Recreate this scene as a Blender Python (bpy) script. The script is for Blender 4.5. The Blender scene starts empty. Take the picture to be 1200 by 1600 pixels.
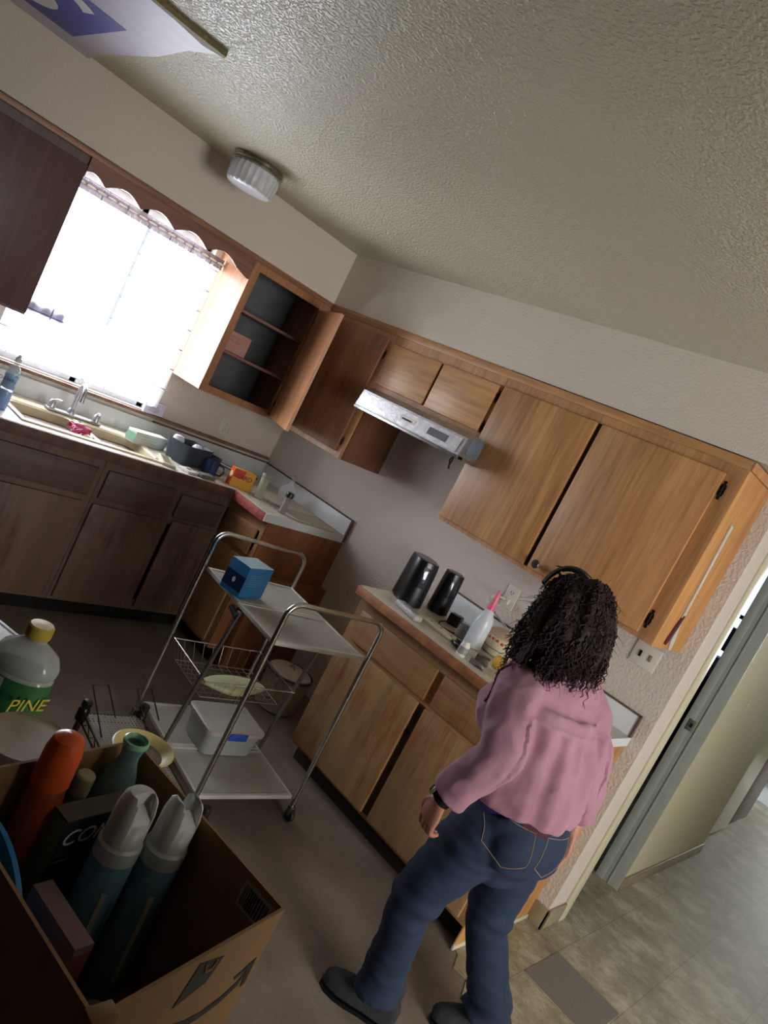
import bpy, bmesh, math, random
from mathutils import Vector, Matrix, Euler, noise
random.seed(7)
PI = math.pi
SC = bpy.context.scene
COL = SC.collection

# ------------------------------------------------------------------ camera
cam_d = bpy.data.cameras.new('camera')
cam = bpy.data.objects.new('camera', cam_d); COL.objects.link(cam)
cam_d.sensor_fit = 'VERTICAL'; cam_d.sensor_height = 24.0
cam_d.lens = 1130.16 / 1600.0 * 24.0
cam_d.clip_start = 0.02; cam_d.clip_end = 200
cam.matrix_world = (Matrix.Translation((3.8049, -3.112, 1.6345)) @
    (Matrix.Rotation(0.7105, 4, 'Z') @ Matrix.Rotation(1.4552, 4, 'X') @ Matrix.Rotation(0.4672, 4, 'Z')))
SC.camera = cam

# ------------------------------------------------------------------ light and exposure
SC.view_settings.view_transform = 'Standard'; SC.view_settings.look = 'None'
SC.view_settings.gamma = 1.0; SC.view_settings.use_curve_mapping = False
SC.view_settings.exposure = 0.38
world = bpy.data.worlds.new('sky'); SC.world = world; world.use_nodes = True
_bg = world.node_tree.nodes['Background']
_bg.inputs[0].default_value = (0.50, 0.68, 1.0, 1); _bg.inputs[1].default_value = 1.6

def area(name, loc, rot, sx, sy, power, col):
    l = bpy.data.lights.new(name, 'AREA'); l.shape = 'RECTANGLE'; l.size = sx; l.size_y = sy
    l.energy = power; l.color = col
    o = bpy.data.objects.new(name, l); COL.objects.link(o); o.location = loc; o.rotation_euler = rot
    return o
# daylight just outside the kitchen window, outside the living room window and at the hall's end
area('kitchen_window_daylight', (-0.42, -1.40, 1.55), (0, -PI/2, 0), 1.1, 1.1, 108, (0.93, 0.96, 1.0))
area('living_window_daylight', (6.75, -1.9, 1.5), (0, PI/2, 0), 1.5, 2.0, 112, (1.0, 0.95, 0.88))
area('hall_window_daylight', (3.55, 7.3, 1.5), (-PI/2, 0, 0), 1.2, 1.4, 48, (0.97, 0.98, 0.92))
area('bedroom_window_daylight', (0.6, 6.8, 1.5), (-PI/2, 0, 0), 1.4, 1.4, 9, (0.6, 0.78, 1.0))

# ------------------------------------------------------------------ materials
MATS = {}
def _nodes(name):
    m = bpy.data.materials.new(name); m.use_nodes = True
    nt = m.node_tree; b = nt.nodes['Principled BSDF']
    return m, nt, b
def _coords(nt, scale=(1, 1, 1)):
    tc = nt.nodes.new('ShaderNodeTexCoord'); mp = nt.nodes.new('ShaderNodeMapping')
    mp.inputs['Scale'].default_value = scale
    nt.links.new(tc.outputs['Object'], mp.inputs['Vector']); return mp
def _noise(nt, src, scale, detail=4, rough=.55):
    n = nt.nodes.new('ShaderNodeTexNoise'); n.inputs['Scale'].default_value = scale
    n.inputs['Detail'].default_value = detail; n.inputs['Roughness'].default_value = rough
    nt.links.new(src.outputs[0], n.inputs['Vector']); return n
def _ramp(nt, src, stops):
    r = nt.nodes.new('ShaderNodeValToRGB'); e = r.color_ramp.elements
    while len(e) < len(stops): e.new(0.5)
    for i, (p, c) in enumerate(stops):
        e[i].position = p; e[i].color = (c[0], c[1], c[2], 1) if hasattr(c, '__len__') else (c, c, c, 1)
    nt.links.new(src, r.inputs[0]); return r
def _mix(nt, fac, a, b, mode='MIX'):
    m = nt.nodes.new('ShaderNodeMix'); m.data_type = 'RGBA'; m.blend_type = mode
    if hasattr(fac, 'links') or hasattr(fac, 'is_linked'): nt.links.new(fac, m.inputs[0])
    else: m.inputs[0].default_value = fac
    for s, i in ((a, 6), (b, 7)):
        if hasattr(s, 'is_linked'): nt.links.new(s, m.inputs[i])
        else: m.inputs[i].default_value = (s[0], s[1], s[2], 1)
    return m.outputs[2]
def _bump(nt, b, src, strength, dist):
    bp = nt.nodes.new('ShaderNodeBump'); bp.inputs['Strength'].default_value = strength
    bp.inputs['Distance'].default_value = dist
    nt.links.new(src, bp.inputs['Height']); nt.links.new(bp.outputs[0], b.inputs['Normal'])
def srgb(h):
    if isinstance(h, str):
        c = [int(h[i:i+2], 16) / 255 for i in (0, 2, 4)]
        return tuple(x / 12.92 if x <= .04045 else ((x + .055) / 1.055) ** 2.4 for x in c)
    return h
def plain(name, col, rough=.5, metal=0, var=.12, vscale=18, bump=0, bscale=120, trans=0, alpha=1, stretch=(1, 1, 1), coat=0, ior=1.45):
    if name in MATS: return MATS[name]
    m, nt, b = _nodes(name); c = srgb(col)
    mp = _coords(nt, stretch)
    n = _noise(nt, mp, vscale)
    lo = tuple(x * (1 - var) for x in c); hi = tuple(min(1, x * (1 + var)) for x in c)
    r = _ramp(nt, n.outputs[0], [(.3, lo), (.7, hi)])
    nt.links.new(r.outputs[0], b.inputs['Base Color'])
    b.inputs['Roughness'].default_value = rough; b.inputs['Metallic'].default_value = metal
    b.inputs['Transmission Weight'].default_value = trans; b.inputs['Alpha'].default_value = alpha
    b.inputs['IOR'].default_value = ior
    b.inputs['Coat Weight'].default_value = coat
    if bump:
        nb = _noise(nt, mp, bscale, 3); _bump(nt, b, nb.outputs[0], bump, .004)
    MATS[name] = m; return m
def clearish(name, col, clear=.6, rough=.12):
    # thin see-through plastic or glass: part passes straight through, part is glossy / tinted
    if name in MATS: return MATS[name]
    m, nt, b = _nodes(name); c = srgb(col)
    b.inputs['Base Color'].default_value = (*c, 1); b.inputs['Roughness'].default_value = rough
    t = nt.nodes.new('ShaderNodeBsdfTransparent'); mx = nt.nodes.new('ShaderNodeMixShader')
    n = _noise(nt, _coords(nt), 14); r = _ramp(nt, n.outputs[0], [(.3, 1 - clear * .85), (.75, 1 - clear)])
    nt.links.new(r.outputs[0], mx.inputs[0]); nt.links.new(t.outputs[0], mx.inputs[1]); nt.links.new(b.outputs[0], mx.inputs[2])
    nt.links.new(mx.outputs[0], nt.nodes['Material Output'].inputs['Surface'])
    MATS[name] = m; return m
def wood(name, dark, mid, light, axis='z', worn=0, worncol='8f8878', rough=.45, freq=1.0, gloss_var=True):
    if name in MATS: return MATS[name]
    m, nt, b = _nodes(name)
    st = {'z': (1, 1, .06), 'x': (.06, 1, 1), 'y': (1, .06, 1)}[axis]
    mp = _coords(nt, st)
    n1 = _noise(nt, mp, 9 * freq, 6, .6); n2 = _noise(nt, mp, 70 * freq, 4, .6)
    r1 = _ramp(nt, n1.outputs[0], [(.25, srgb(dark)), (.5, srgb(mid)), (.75, srgb(light))])
    r2 = _ramp(nt, n2.outputs[0], [(.3, .62), (.62, 1.1)])
    col = _mix(nt, .75, r1.outputs[0], r2.outputs[0], 'MULTIPLY')
    blot = _noise(nt, _coords(nt, (1, 1, .5)), 2.3, 3)
    rb = _ramp(nt, blot.outputs[0], [(.3, .82), (.7, 1.1)])
    col = _mix(nt, .8, col, rb.outputs[0], 'MULTIPLY')
    if worn:
        w1 = _noise(nt, _coords(nt, (1, 1, .10)), 34, 8, .75); w2 = _noise(nt, _coords(nt), 2.6, 3)
        a = nt.nodes.new('ShaderNodeMath'); a.operation = 'ADD'
        nt.links.new(w1.outputs[0], a.inputs[0]); nt.links.new(w2.outputs[0], a.inputs[1])
        rw = _ramp(nt, a.outputs[0], [(0.80, 0.0), (1.25, worn)])
        col = _mix(nt, rw.outputs[0], col, srgb(worncol))
    nt.links.new(col, b.inputs['Base Color'])
    b.inputs['Roughness'].default_value = rough
    _bump(nt, b, n2.outputs[0], .12, .002)
    MATS[name] = m; return m

WALLP = srgb('c9c0b4')
def wallmat(name, col, bscale, bstr, rough=.75, var=.03, dist=.006):
    m, nt, b = _nodes(name); c = srgb(col)
    mp = _coords(nt)
    n = _noise(nt, mp, 1.6, 3)
    r = _ramp(nt, n.outputs[0], [(.3, tuple(x*(1-var) for x in c)), (.7, tuple(x*(1+var) for x in c))])
    nt.links.new(r.outputs[0], b.inputs['Base Color'])
    b.inputs['Roughness'].default_value = rough
    nb = _noise(nt, mp, bscale, 3, .5); rb = _ramp(nt, nb.outputs[0], [(.42, 0.0), (.60, 1.0)])
    _bump(nt, b, rb.outputs[0], bstr, dist)
    return m
M_WALL = wallmat('painted_wall', 'cdc3b8', 75, .30)
M_SOFFIT = wallmat('painted_soffit', 'ccc3b6', 90, .22)
M_CEIL = wallmat('textured_ceiling', 'cdc7ae', 90, .8, rough=.45, dist=.007)
M_HALLW = wallmat('hall_wall', 'c3bd9c', 60, .2)
M_BLUEW = wallmat('bedroom_wall', 'c2cfdd', 60, .2)
M_CREAM = plain('cream_paint', 'cfc8ae', .35, var=.04, vscale=4)
M_DINGY = plain('dingy_trim', '8f836a', .5, var=.25, vscale=9)
M_WOOD = wood('cabinet_wood', '9c6e46', 'b7865a', 'c8996a')
M_WOODD = wood('cabinet_door_wood', '9c6c42', 'b88656', 'c99a68')
M_WOODX = wood('cabinet_wood_across', '9e7048', 'ba8a5c', 'c99b6c', axis='x')
M_WOODY = wood('cabinet_wood_across_side', '8d5c3c', 'a8744c', 'b98358', axis='y')
M_WORN = wood('worn_cabinet_wood', '6b4224', 'a06c40', 'c28c58', worn=.45, worncol='b59f76', freq=1.6)
M_WORNX = wood('worn_cabinet_wood_across', '6b4224', 'a06c40', 'bd8752', axis='x', worn=.3, worncol='b59f76', freq=1.4)
M_BACKLIT = wood('backlit_sink_cabinet_wood', '3e2620', '57382b', '6f4b3a', worn=.38, worncol='7a6a58', freq=1.5, rough=.6)  # shade of the backlit sink fronts put into the wood colour, plus real wear
M_BACKLITY = wood('backlit_sink_cabinet_rail', '3a2722', '4e362e', '62463a', axis='y', worn=.25, worncol='6e6252', freq=1.5, rough=.6)  # the same backlit shade put into the rail colour
M_PANEL = wood('side_panel_wood', '74472a', '8d5a36', '9c6840')
M_DARKW = wood('backlit_purple_cabinet_wood', '4b3434', '5c4140', '6b4d49')  # backlit darkness and purple lens glare put into the wood colour
M_INSIDE = plain('cabinet_lining', '6b6560', .6, var=.15)
M_BLACK = plain('black_plastic', '141416', .28, var=.1)
M_BLACKM = plain('black_gap', '0d0b0a', .9)
M_CHROME = plain('chrome', 'c4c4c2', .18, 1, var=.12, vscale=30)
M_DULLCH = plain('dull_chrome', '8d8b88', .34, .9, var=.2, vscale=25)
M_STEEL = plain('dull_steel', 'a6a8aa', .38, .85, var=.25, vscale=22)
M_WHITEP = plain('white_plastic', 'd8d6d0', .4, var=.05)
M_CREAMP = plain('cream_plastic', 'cdc4aa', .4, var=.08)
M_LAM = plain('counter_laminate', 'cfc8b8', .35, var=.10, vscale=7)
M_LAMW = plain('white_backsplash_laminate', 'd3d6d8', .4, var=.08, vscale=5)
M_SINK = plain('cream_enamel', 'd2c9ab', .22, var=.12, vscale=9)
M_REDED = plain('red_worn_edge', '9c4a40', .6, var=.35, vscale=30)
M_BRWED = plain('brown_worn_edge', 'a26a42', .6, var=.3, vscale=22)
M_CARD = plain('cardboard', '8c6c48', .8, var=.07, vscale=30)
M_CARDD = plain('cardboard_inner', '80603e', .85, var=.08, vscale=30)
M_INK = plain('black_print', '17181c', .6, var=.05)
M_WHITEI = plain('white_print', 'e4e4e4', .5, var=.02)
M_WIRE = plain('dark_wire', '3a3836', .4, .6, var=.15)

# ------------------------------------------------------------------ mesh helpers
class MB:
    """collects geometry in world coordinates (or a thing's own, with local=True) and links it as one mesh object"""
    def __init__(s, xf=None): s.bm = bmesh.new(); s.xf = xf
    def _v(s, p):
        p = s.xf(*p) if s.xf else p
        return s.bm.verts.new(p)
    def box(s, a, b, bev=0, seg=2, rot=None):
        x0, y0, z0 = a; x1, y1, z1 = b
        vs = [(x, y, z) for z in (z0, z1) for y in (y0, y1) for x in (x0, x1)]
        if rot is not None:
            c = Vector(((x0+x1)/2, (y0+y1)/2, (z0+z1)/2)); R = Euler(rot).to_matrix()
            vs = [tuple(c + R @ (Vector(v) - c)) for v in vs]
        v = [s._v(p) for p in vs]
        fs = [s.bm.faces.new([v[i] for i in f]) for f in ((0,1,3,2),(4,6,7,5),(0,4,5,1),(2,3,7,6),(0,2,6,4),(1,5,7,3))]
        if bev:
            bmesh.ops.recalc_face_normals(s.bm, faces=fs)
            es = list({e for f in fs for e in f.edges})
            bmesh.ops.bevel(s.bm, geom=es, offset=bev, segments=seg, affect='EDGES', profile=.5)
        return s
    def ring_loft(s, rings, closed=True, cap0=True, cap1=True, loop=False):
        rv = [[s._v(p) for p in r] for r in rings]
        n = len(rv[0]); m = len(rv)
        for i in range(m if loop else m - 1):
            a, b = rv[i], rv[(i + 1) % m]
            for j in range(n if closed else n - 1):
                k = (j + 1) % n
                s.bm.faces.new((a[j], a[k], b[k], b[j]))
        if not loop:
            if cap0 and closed: s.bm.faces.new(rv[0][::-1])
            if cap1 and closed: s.bm.faces.new(rv[-1])
        return s
    def tube(s, pts, r, seg=8, loop=False, cap=True, flat=None):
        pts = [Vector(p) for p in pts]; n = len(pts); rings = []
        up = Vector((0, 0, 1)); prev = None
        for i, p in enumerate(pts):
            if loop: t = pts[(i+1) % n] - pts[i-1]
            else: t = pts[min(i+1, n-1)] - pts[max(i-1, 0)]
            t.normalize()
            if prev is None:
                prev = up.cross(t)
                if prev.length < .05: prev = Vector((1, 0, 0)).cross(t)
            prev = prev - t * prev.dot(t); prev.normalize()
            q = t.cross(prev)
            rr = r[i] if hasattr(r, '__len__') else r
            rings.append([tuple(p + (prev * math.cos(a) + q * math.sin(a) * (flat or 1)) * rr) for a in [2*PI*k/seg for k in range(seg)]])
        return s.ring_loft(rings, cap0=cap, cap1=cap, loop=loop)
    def lathe(s, prof, c=(0, 0, 0), seg=32, axis=(0, 0, 1), sx=1, sy=1, cap0=True, cap1=True, ang=0):
        ax = Vector(axis).normalized(); c = Vector(c)
        u = Vector((1, 0, 0)) if abs(ax.x) < .9 else Vector((0, 1, 0))
        u = (u - ax * u.dot(ax)).normalized(); w = ax.cross(u)
        if ang: u, w = u*math.cos(ang)+w*math.sin(ang), w*math.cos(ang)-u*math.sin(ang)
        rings = [[tuple(c + ax*z + (u*math.cos(a)*sx + w*math.sin(a)*sy)*max(r, 1e-4)) for a in [2*PI*k/seg for k in range(seg)]] for r, z in prof]
        return s.ring_loft(rings, cap0=cap0, cap1=cap1)
    def prism(s, poly, d0, d1, f=None):
        """poly of (u,v); f(u,v,d) -> point"""
        f = f or (lambda u, v, d: (u, v, d))
        a = [s._v(f(u, v, d0)) for u, v in poly]; b = [s._v(f(u, v, d1)) for u, v in poly]
        n = len(poly)
        s.bm.faces.new(a[::-1]); s.bm.faces.new(b)
        for i in range(n): s.bm.faces.new((a[i], a[(i+1) % n], b[(i+1) % n], b[i]))
        return s
    def build(s, name, m, parent=None, local=False, smooth=True, world=False, norm=True):
        if norm: bmesh.ops.recalc_face_normals(s.bm, faces=s.bm.faces[:])
        me = bpy.data.meshes.new(name)
        if parent is not None and not local:
            s.bm.transform(WM[parent.name].inverted())
        s.bm.to_mesh(me); s.bm.free()
        if m is not None: me.materials.append(m)
        if smooth:
            try:
                me.shade_smooth(); me.set_sharp_from_angle(angle=math.radians(38))
            except Exception: pass
        o = bpy.data.objects.new(name, me); COL.objects.link(o)
        if parent is not None:
            o.parent = parent; WM[o.name] = WM[parent.name]
        else: WM[o.name] = Matrix()
        return o
WM = {}
def tag(o, label=None, cat=None, group=None, kind=None):
    if label: o['label'] = label
    if cat: o['category'] = cat
    if group: o['group'] = group
    if kind: o['kind'] = kind
    return o
def thing(name, label, cat, loc=(0, 0, 0), rz=0, group=None, rot=None):
    o = bpy.data.objects.new(name, None); COL.objects.link(o); o.empty_display_size = .05
    o.location = loc; o.rotation_euler = rot or (0, 0, rz)
    WM[o.name] = Matrix.Translation(loc) @ Euler(rot or (0, 0, rz)).to_matrix().to_4x4()
    return tag(o, label, cat, group)
def solo(mb, name, m, label, cat, loc, group=None):
    """a thing that is one mesh, its origin at its base; geometry given in world coordinates"""
    mb.bm.transform(Matrix.Translation([-c for c in loc]))
    o = mb.build(name, m); o.location = loc; WM[o.name] = Matrix.Translation(loc)
    return tag(o, label, cat, group)
def struct(name, mb, m, label=None):
    o = mb.build(name, m); o['kind'] = 'structure'; o['label'] = label or name.replace('_', ' '); return o
def text_part(txt, name, m, parent, origin, right, up, size, depth=.0006, shear=0, label=None, xs=1):
    cu = bpy.data.curves.new('t', 'FONT'); cu.body = txt; cu.size = 1; cu.extrude = 0; cu.shear = shear; cu.align_x = 'CENTER'; cu.align_y = 'CENTER'
    to = bpy.data.objects.new('t', cu); COL.objects.link(to)
    dg = bpy.context.evaluated_depsgraph_get(); dg.update()
    me = bpy.data.meshes.new_from_object(to.evaluated_get(dg))
    bpy.data.objects.remove(to); bpy.data.curves.remove(cu)
    r = Vector(right).normalized(); u = Vector(up); u = (u - r*u.dot(r)).normalized(); n = r.cross(u)
    bm = bmesh.new(); bm.from_mesh(me); bpy.data.meshes.remove(me)
    for v in bm.verts: v.co = Vector(origin) + r*v.co.x*size*xs + u*v.co.y*size + n*.0004
    ret = bmesh.ops.extrude_face_region(bm, geom=bm.faces[:])
    for g in ret['geom']:
        if isinstance(g, bmesh.types.BMVert): g.co += n*depth
    mb = MB(); mb.bm.free(); mb.bm = bm
    o = mb.build(name, m, parent, smooth=False)
    if label: o['label'] = label
    return o
def scribble(name, m_, parent, origin, right, up, w, n, pitch, th=.0012, seed=1):
    rnd = random.Random(seed); r = Vector(right).normalized(); u = Vector(up); u = (u-r*u.dot(r)).normalized(); nn = r.cross(u); o = Vector(origin); m = MB()
    for k in range(n):
        z = (n/2-k-.5)*pitch; L = w*rnd.uniform(.7, 1); x = -w/2; pts = []
        while x < -w/2+L: pts.append(o + r*x + u*(z+rnd.uniform(-.3, .3)*pitch*.6) + nn*(.0003+th*.4)); x += pitch*.35
        if len(pts) > 1: m.tube(pts, th, 4, flat=1)
    return m.build(name, m_, parent, smooth=False)
def dup(root, loc, rz=None, label=None, rot=None):
    r = root.copy(); COL.objects.link(r); r.location = loc
    if rz is not None: r.rotation_euler = (0, 0, rz)
    if rot is not None: r.rotation_euler = rot
    if label: r['label'] = label
    for ch in list(root.children):
        c = ch.copy(); COL.objects.link(c); c.parent = r
        for g in ch.children:
            d = g.copy(); COL.objects.link(d); d.parent = c
    return r
def arc(c, r, a0, a1, n, f):
    return [f(c[0] + r*math.cos(a0+(a1-a0)*i/n), c[1] + r*math.sin(a0+(a1-a0)*i/n)) for i in range(n+1)]
MB_B = lambda: MB(lambda s, d, z: (s, -d, z))      # wall behind the hood: along x, depth towards -y
MB_A = lambda: MB(lambda s, d, z: (d, s, z))       # window wall: along y, depth towards +x
# ------------------------------------------------------------------ the setting
ZC = 2.41; ZS = 2.10; DU = .345; XW = 2.955
# floors
mF, nt, b = _nodes('worn_subfloor')
mp = _coords(nt); n = _noise(nt, mp, 3, 5); n2 = _noise(nt, mp, 60, 3)
r = _ramp(nt, n.outputs[0], [(.3, srgb('65594c')), (.55, srgb('786b5e')), (.75, srgb('857a70'))]); r2 = _ramp(nt, n2.outputs[0], [(.3, .82), (.7, 1.1)])
nt.links.new(_mix(nt, .8, r.outputs[0], r2.outputs[0], 'MULTIPLY'), b.inputs['Base Color']); b.inputs['Roughness'].default_value = .62
_bump(nt, b, n2.outputs[0], .15, .003)
struct('floor', MB().box((0, -5.0, -.12), (6.5, 7.0, 0)), mF, 'worn grey-brown kitchen floor')

mT, nt, b = _nodes('etched_vinyl_tile')
tc = nt.nodes.new('ShaderNodeTexCoord'); mp = nt.nodes.new('ShaderNodeMapping')
mp.inputs['Location'].default_value = (-3.073+.305*40, .03+.305*40, 0)
nt.links.new(tc.outputs['Object'], mp.inputs['Vector'])
br = nt.nodes.new('ShaderNodeTexBrick'); br.offset = 0; br.squash = 1
br.inputs['Scale'].default_value = 1; br.inputs['Brick Width'].default_value = .305; br.inputs['Row Height'].default_value = .305
br.inputs['Mortar Size'].default_value = .0016; br.inputs['Mortar Smooth'].default_value = .2
br.inputs['Color1'].default_value = (1, 1, 1, 1); br.inputs['Color2'].default_value = (.9, .9, .88, 1); br.inputs['Mortar'].default_value = (.5, .46, .4, 1)
nt.links.new(mp.outputs[0], br.inputs['Vector'])
mq = _coords(nt, (1, 2.2, 1)); e1 = _noise(nt, mq, 55, 5, .75); e2 = _noise(nt, _coords(nt), 5.5, 6, .7)
rE = _ramp(nt, e1.outputs[0], [(.38, .45), (.46, 1.0), (.53, .78), (.6, 1.08)])
rC = _ramp(nt, e2.outputs[0], [(.32, srgb('7a7056')), (.5, srgb('9c9377')), (.66, srgb('c2bba6'))])
c1 = _mix(nt, .85, rC.outputs[0], rE.outputs[0], 'MULTIPLY'); c2 = _mix(nt, 1, c1, br.outputs['Color'], 'MULTIPLY')
nt.links.new(c2, b.inputs['Base Color']); b.inputs['Roughness'].default_value = .55
_bump(nt, b, e1.outputs[0], .12, .002)
edge = [(2.885, .2), (2.885, -.50), (2.878, -.56), (2.92, -.585), (2.955, -.66), (3.01, -.645), (3.06, -.75), (3.13, -.80), (3.16, -.93), (3.27, -1.02), (3.33, -1.16), (3.5, -1.3), (3.7, -1.7), (4.0, -2.0), (4.4, -2.1), (6.5, -2.3), (6.5, 6.95), (2.2, 6.95), (2.2, .2)]
struct('trim_1', MB().prism(edge, 0, .003), mT, 'speckled beige vinyl tile flooring with a torn edge')
M_GREYT = plain('grey_tile', '6f6a63', .6, var=.08, vscale=60)
tag(solo(MB().box((3.076, -.322, .003), (3.372, -.033, .0045)), 'floor_tile', M_GREYT, 'plain grey replacement square in the beige tiled floor', 'floor tile', (3.224, -.178, .003)), kind='thing')
struct('trim_2', MB().box((1.5, 4.85, .003), (3.6, 6.9, .006)), plain('white_tile', 'dcdcd8', .3, var=.05), 'bright white tiled floor beyond the hall')

# ceiling with the soffits below it
struct('ceiling', MB().box((-.15, -5.0, ZC), (6.5, 7.0, ZC+.1)), M_CEIL, 'yellowed textured ceiling')
struct('trim_3', MB().box((0, -5.0, ZS), (DU, 0, ZC)), M_SOFFIT, 'pale boxed soffit over the window wall')
struct('trim_4', MB().box((DU, -DU, ZS), (6.5, 0, ZC)), M_SOFFIT, 'pale boxed soffit over the range hood wall')
# window wall with opening
WY0, WY1, WZ0, WZ1 = -1.82, -.97, 1.06, 2.06
m = MB(); m.box((-.15, -5.0, 0), (0, WY0, ZC)); m.box((-.15, WY1, 0), (0, .2, ZC)); m.box((-.15, WY0, 0), (0, WY1, WZ0)); m.box((-.15, WY0, WZ1), (0, WY1, ZC))
struct('wall_left', m, M_WALL, 'off-white wall with the kitchen window')
m = MB()
for a, c_ in (((WY0, WZ0), (WY0+.04, WZ1)), ((WY1-.04, WZ0), (WY1, WZ1)), ((WY0, WZ0), (WY1, WZ0+.04)), ((WY0, WZ1-.04), (WY1, WZ1)), (((WY0+WY1)/2-.02, WZ0), ((WY0+WY1)/2+.02, WZ1))):
    m.box((-.11, a[0], a[1]), (-.05, c_[0], c_[1]), .004)
wf = struct('window_1', m, plain('window_frame_white', 'c8ccd0', .4), 'kitchen window behind the sheer curtain')
MB().box((-.083, WY0+.03, WZ0+.03), (-.078, WY1-.03, WZ1-.03)).build('window_pane', clearish('window_glass', 'e8f0f4', .9, .05), wf)
struct('trim_5', MB().box((-.05, -2.6, 1.036), (.030, -.02, 1.054), .004), plain('faded_brown_wood', '7d604e', .6, var=.25), 'brown wooden stool strip under the window')
# hood wall up to the hall opening
m = MB(); m.box((-.15, 0, 0), (XW, .20, ZC)); struct('wall_back', m, M_WALL, 'off-white wall behind the range hood')
# casing of the side room doorway (jamb seen edge on)
m = MB(); m.box((2.80, .2, 0), (2.955, .235, 2.05), .003); m.box((2.955, .165, .0), (2.968, .235, 2.08), .003)
struct('door_1', m, M_CREAM, 'cream door jamb at the end of the hood wall')
struct('baseboard_back', MB().box((2.888, -.014, .003), (2.969, 0, .095), .003).box((2.955, -.014, .003), (2.969, .165, .095), .003), M_DINGY, 'dark rubber baseboard at the wall end')
# hall: far jamb, wall, doors
struct('wall_hall', MB().box((2.83, .886, 0), (2.95, 2.33, ZC)), M_HALLW, 'olive cream hall wall').location = (0, 0, 0)
m = MB(); m.box((2.826, .876, 0), (2.956, .888, 2.05), .002); m.box((2.826, .868, 0), (2.868, .877, 2.05), .002); m.box((2.895, .872, 0), (2.905, .877, 2.05), .001)
struct('trim_6', m, plain('grey_jamb', '9fa39a', .4, var=.05), 'grey-blue door jamb with stop strip')
struct('baseboard_hall', MB().box((2.95, .9, .003), (2.962, 2.33, .075), .003), M_DINGY, 'dark baseboard along the hall wall')
m = MB(); m.box((2.80, 2.33, 0), (2.872, 3.30, ZC)); m.box((2.80, 2.42, .02), (2.885, 3.24, 2.03), .004)
struct('door_2', m, plain('hall_door_cream', 'b9b48f', .3, var=.04), 'closed cream door in the hall')
struct('trim_7', MB().box((2.76, 3.30, 0), (2.86, 4.0, ZC), .004), wood('hall_dark_trim', '4a2c22', '6b4434', '8a5c48'), 'reddish brown wooden door frame in the hall')
struct('wall_hall_far', MB().box((2.2, 5.9, 0), (2.82, 6.0, ZC)).box((2.6, 4.0, 2.05), (2.86, 6.0, ZC)), wood('far_panelling', '9a7656', 'b08a66', 'c09a74'), 'brown wood panelled wall beyond the hall')
struct('wall_hall_right', MB().box((4.5, .2, 0), (4.6, 7.0, ZC)), M_HALLW)
struct('wall_behind', MB().box((-.15, -5.1, 0), (6.5, -5.0, ZC)), wood('low_bounce_panelling', '3a2c22', '4a3a2c', '584635'))  # unseen wall, panelling made dark to lower the bounce light
struct('unseen_shade_wall', MB().box((4.7, -5.0, 0), (4.8, -1.95, ZC)), wood('low_bounce_panelling', '3a2c22', '4a3a2c', '584635'))  # unseen wall added to keep the living room daylight off the box
m = MB(); m.box((6.5, -5.1, 0), (6.6, -2.9, ZC)); m.box((6.5, -.9, 0), (6.6, 7.0, ZC)); m.box((6.5, -2.9, 0), (6.6, -.9, .75)); m.box((6.5, -2.9, 2.25), (6.6, -.9, ZC))
struct('wall_right', m, M_WALL)
struct('wall_front', MB().box((4.6, .1, 0), (6.5, .2, ZC)), M_WALL)
m = MB(); m.box((2.0, 7.0, 0), (2.95, 7.1, ZC)); m.box((4.15, 7.0, 0), (4.6, 7.1, ZC)); m.box((2.95, 7.0, 0), (4.15, 7.1, .8)); m.box((2.95, 7.0, 2.2), (4.15, 7.1, ZC))
struct('wall_hall_end', m, M_HALLW)
# side room seen through the slit
m = MB(); m.box((-.15, 6.5, 0), (-.05, 6.6, ZC)); m.box((-.15, 4.4, 0), (2.7, 4.5, .95)); m.box((-.15, 4.4, 2.1), (2.7, 4.5, ZC)); m.box((2.35, 4.4, .95), (2.7, 4.5, 2.1)); m.box((-.15, 4.4, .95), (.2, 4.5, 2.1))
m.box((2.68, 3.3, 0), (2.76, 4.5, ZC)); m.box((-.15, .2, 0), (-.05, 4.4, ZC))
struct('wall_bedroom', m, M_BLUEW, 'pale blue side room seen through the doorway slit')
M_NAVY = plain('navy_box', '2a3f63', .6); M_SLATE = plain('slate_box', '56708f', .6)
def shelf_unit():
    t = thing('bookshelf', 'dark shelf with blue boxes in the room behind the doorway slit', 'bookshelf', (1.9, 3.9, 0))
    MB().box((1.2, 3.8, 0), (1.24, 4.2, 1.5)).build('side_panel', M_BLACKM, t); MB().box((2.5, 3.8, 0), (2.54, 4.2, 1.5)).build('side_panel', M_BLACKM, t)
    for z in (.3, .85, 1.15, 1.47): MB().box((1.24, 3.8, z), (2.5, 4.2, z+.03)).build('shelf', M_BLACKM, t)
    MB().box((1.24, 4.18, 0), (2.5, 4.2, .85)).build('back_panel', plain('dark_brown_board', '2d241e', .8), t)
    return t
shelf_unit()
for k, (x, w, z, h, mm) in enumerate(((1.3, .5, .88, .24, M_NAVY), (1.85, .6, .88, .22, M_SLATE), (1.3, .6, 1.18, .25, M_SLATE), (1.95, .5, 1.18, .22, M_NAVY))):
    solo(MB().box((x, 3.85, z+.0005), (x+w, 4.15, z+h-.03), .006), 'storage_box', mm, ['navy box on the lower shelf behind the doorway slit', 'slate blue box on the lower shelf behind the doorway slit', 'slate blue box on the upper shelf behind the doorway slit', 'navy box on the upper shelf behind the doorway slit'][k], 'box', (x+w/2, 4.0, z), 'boxes on the dark shelf')
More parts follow.
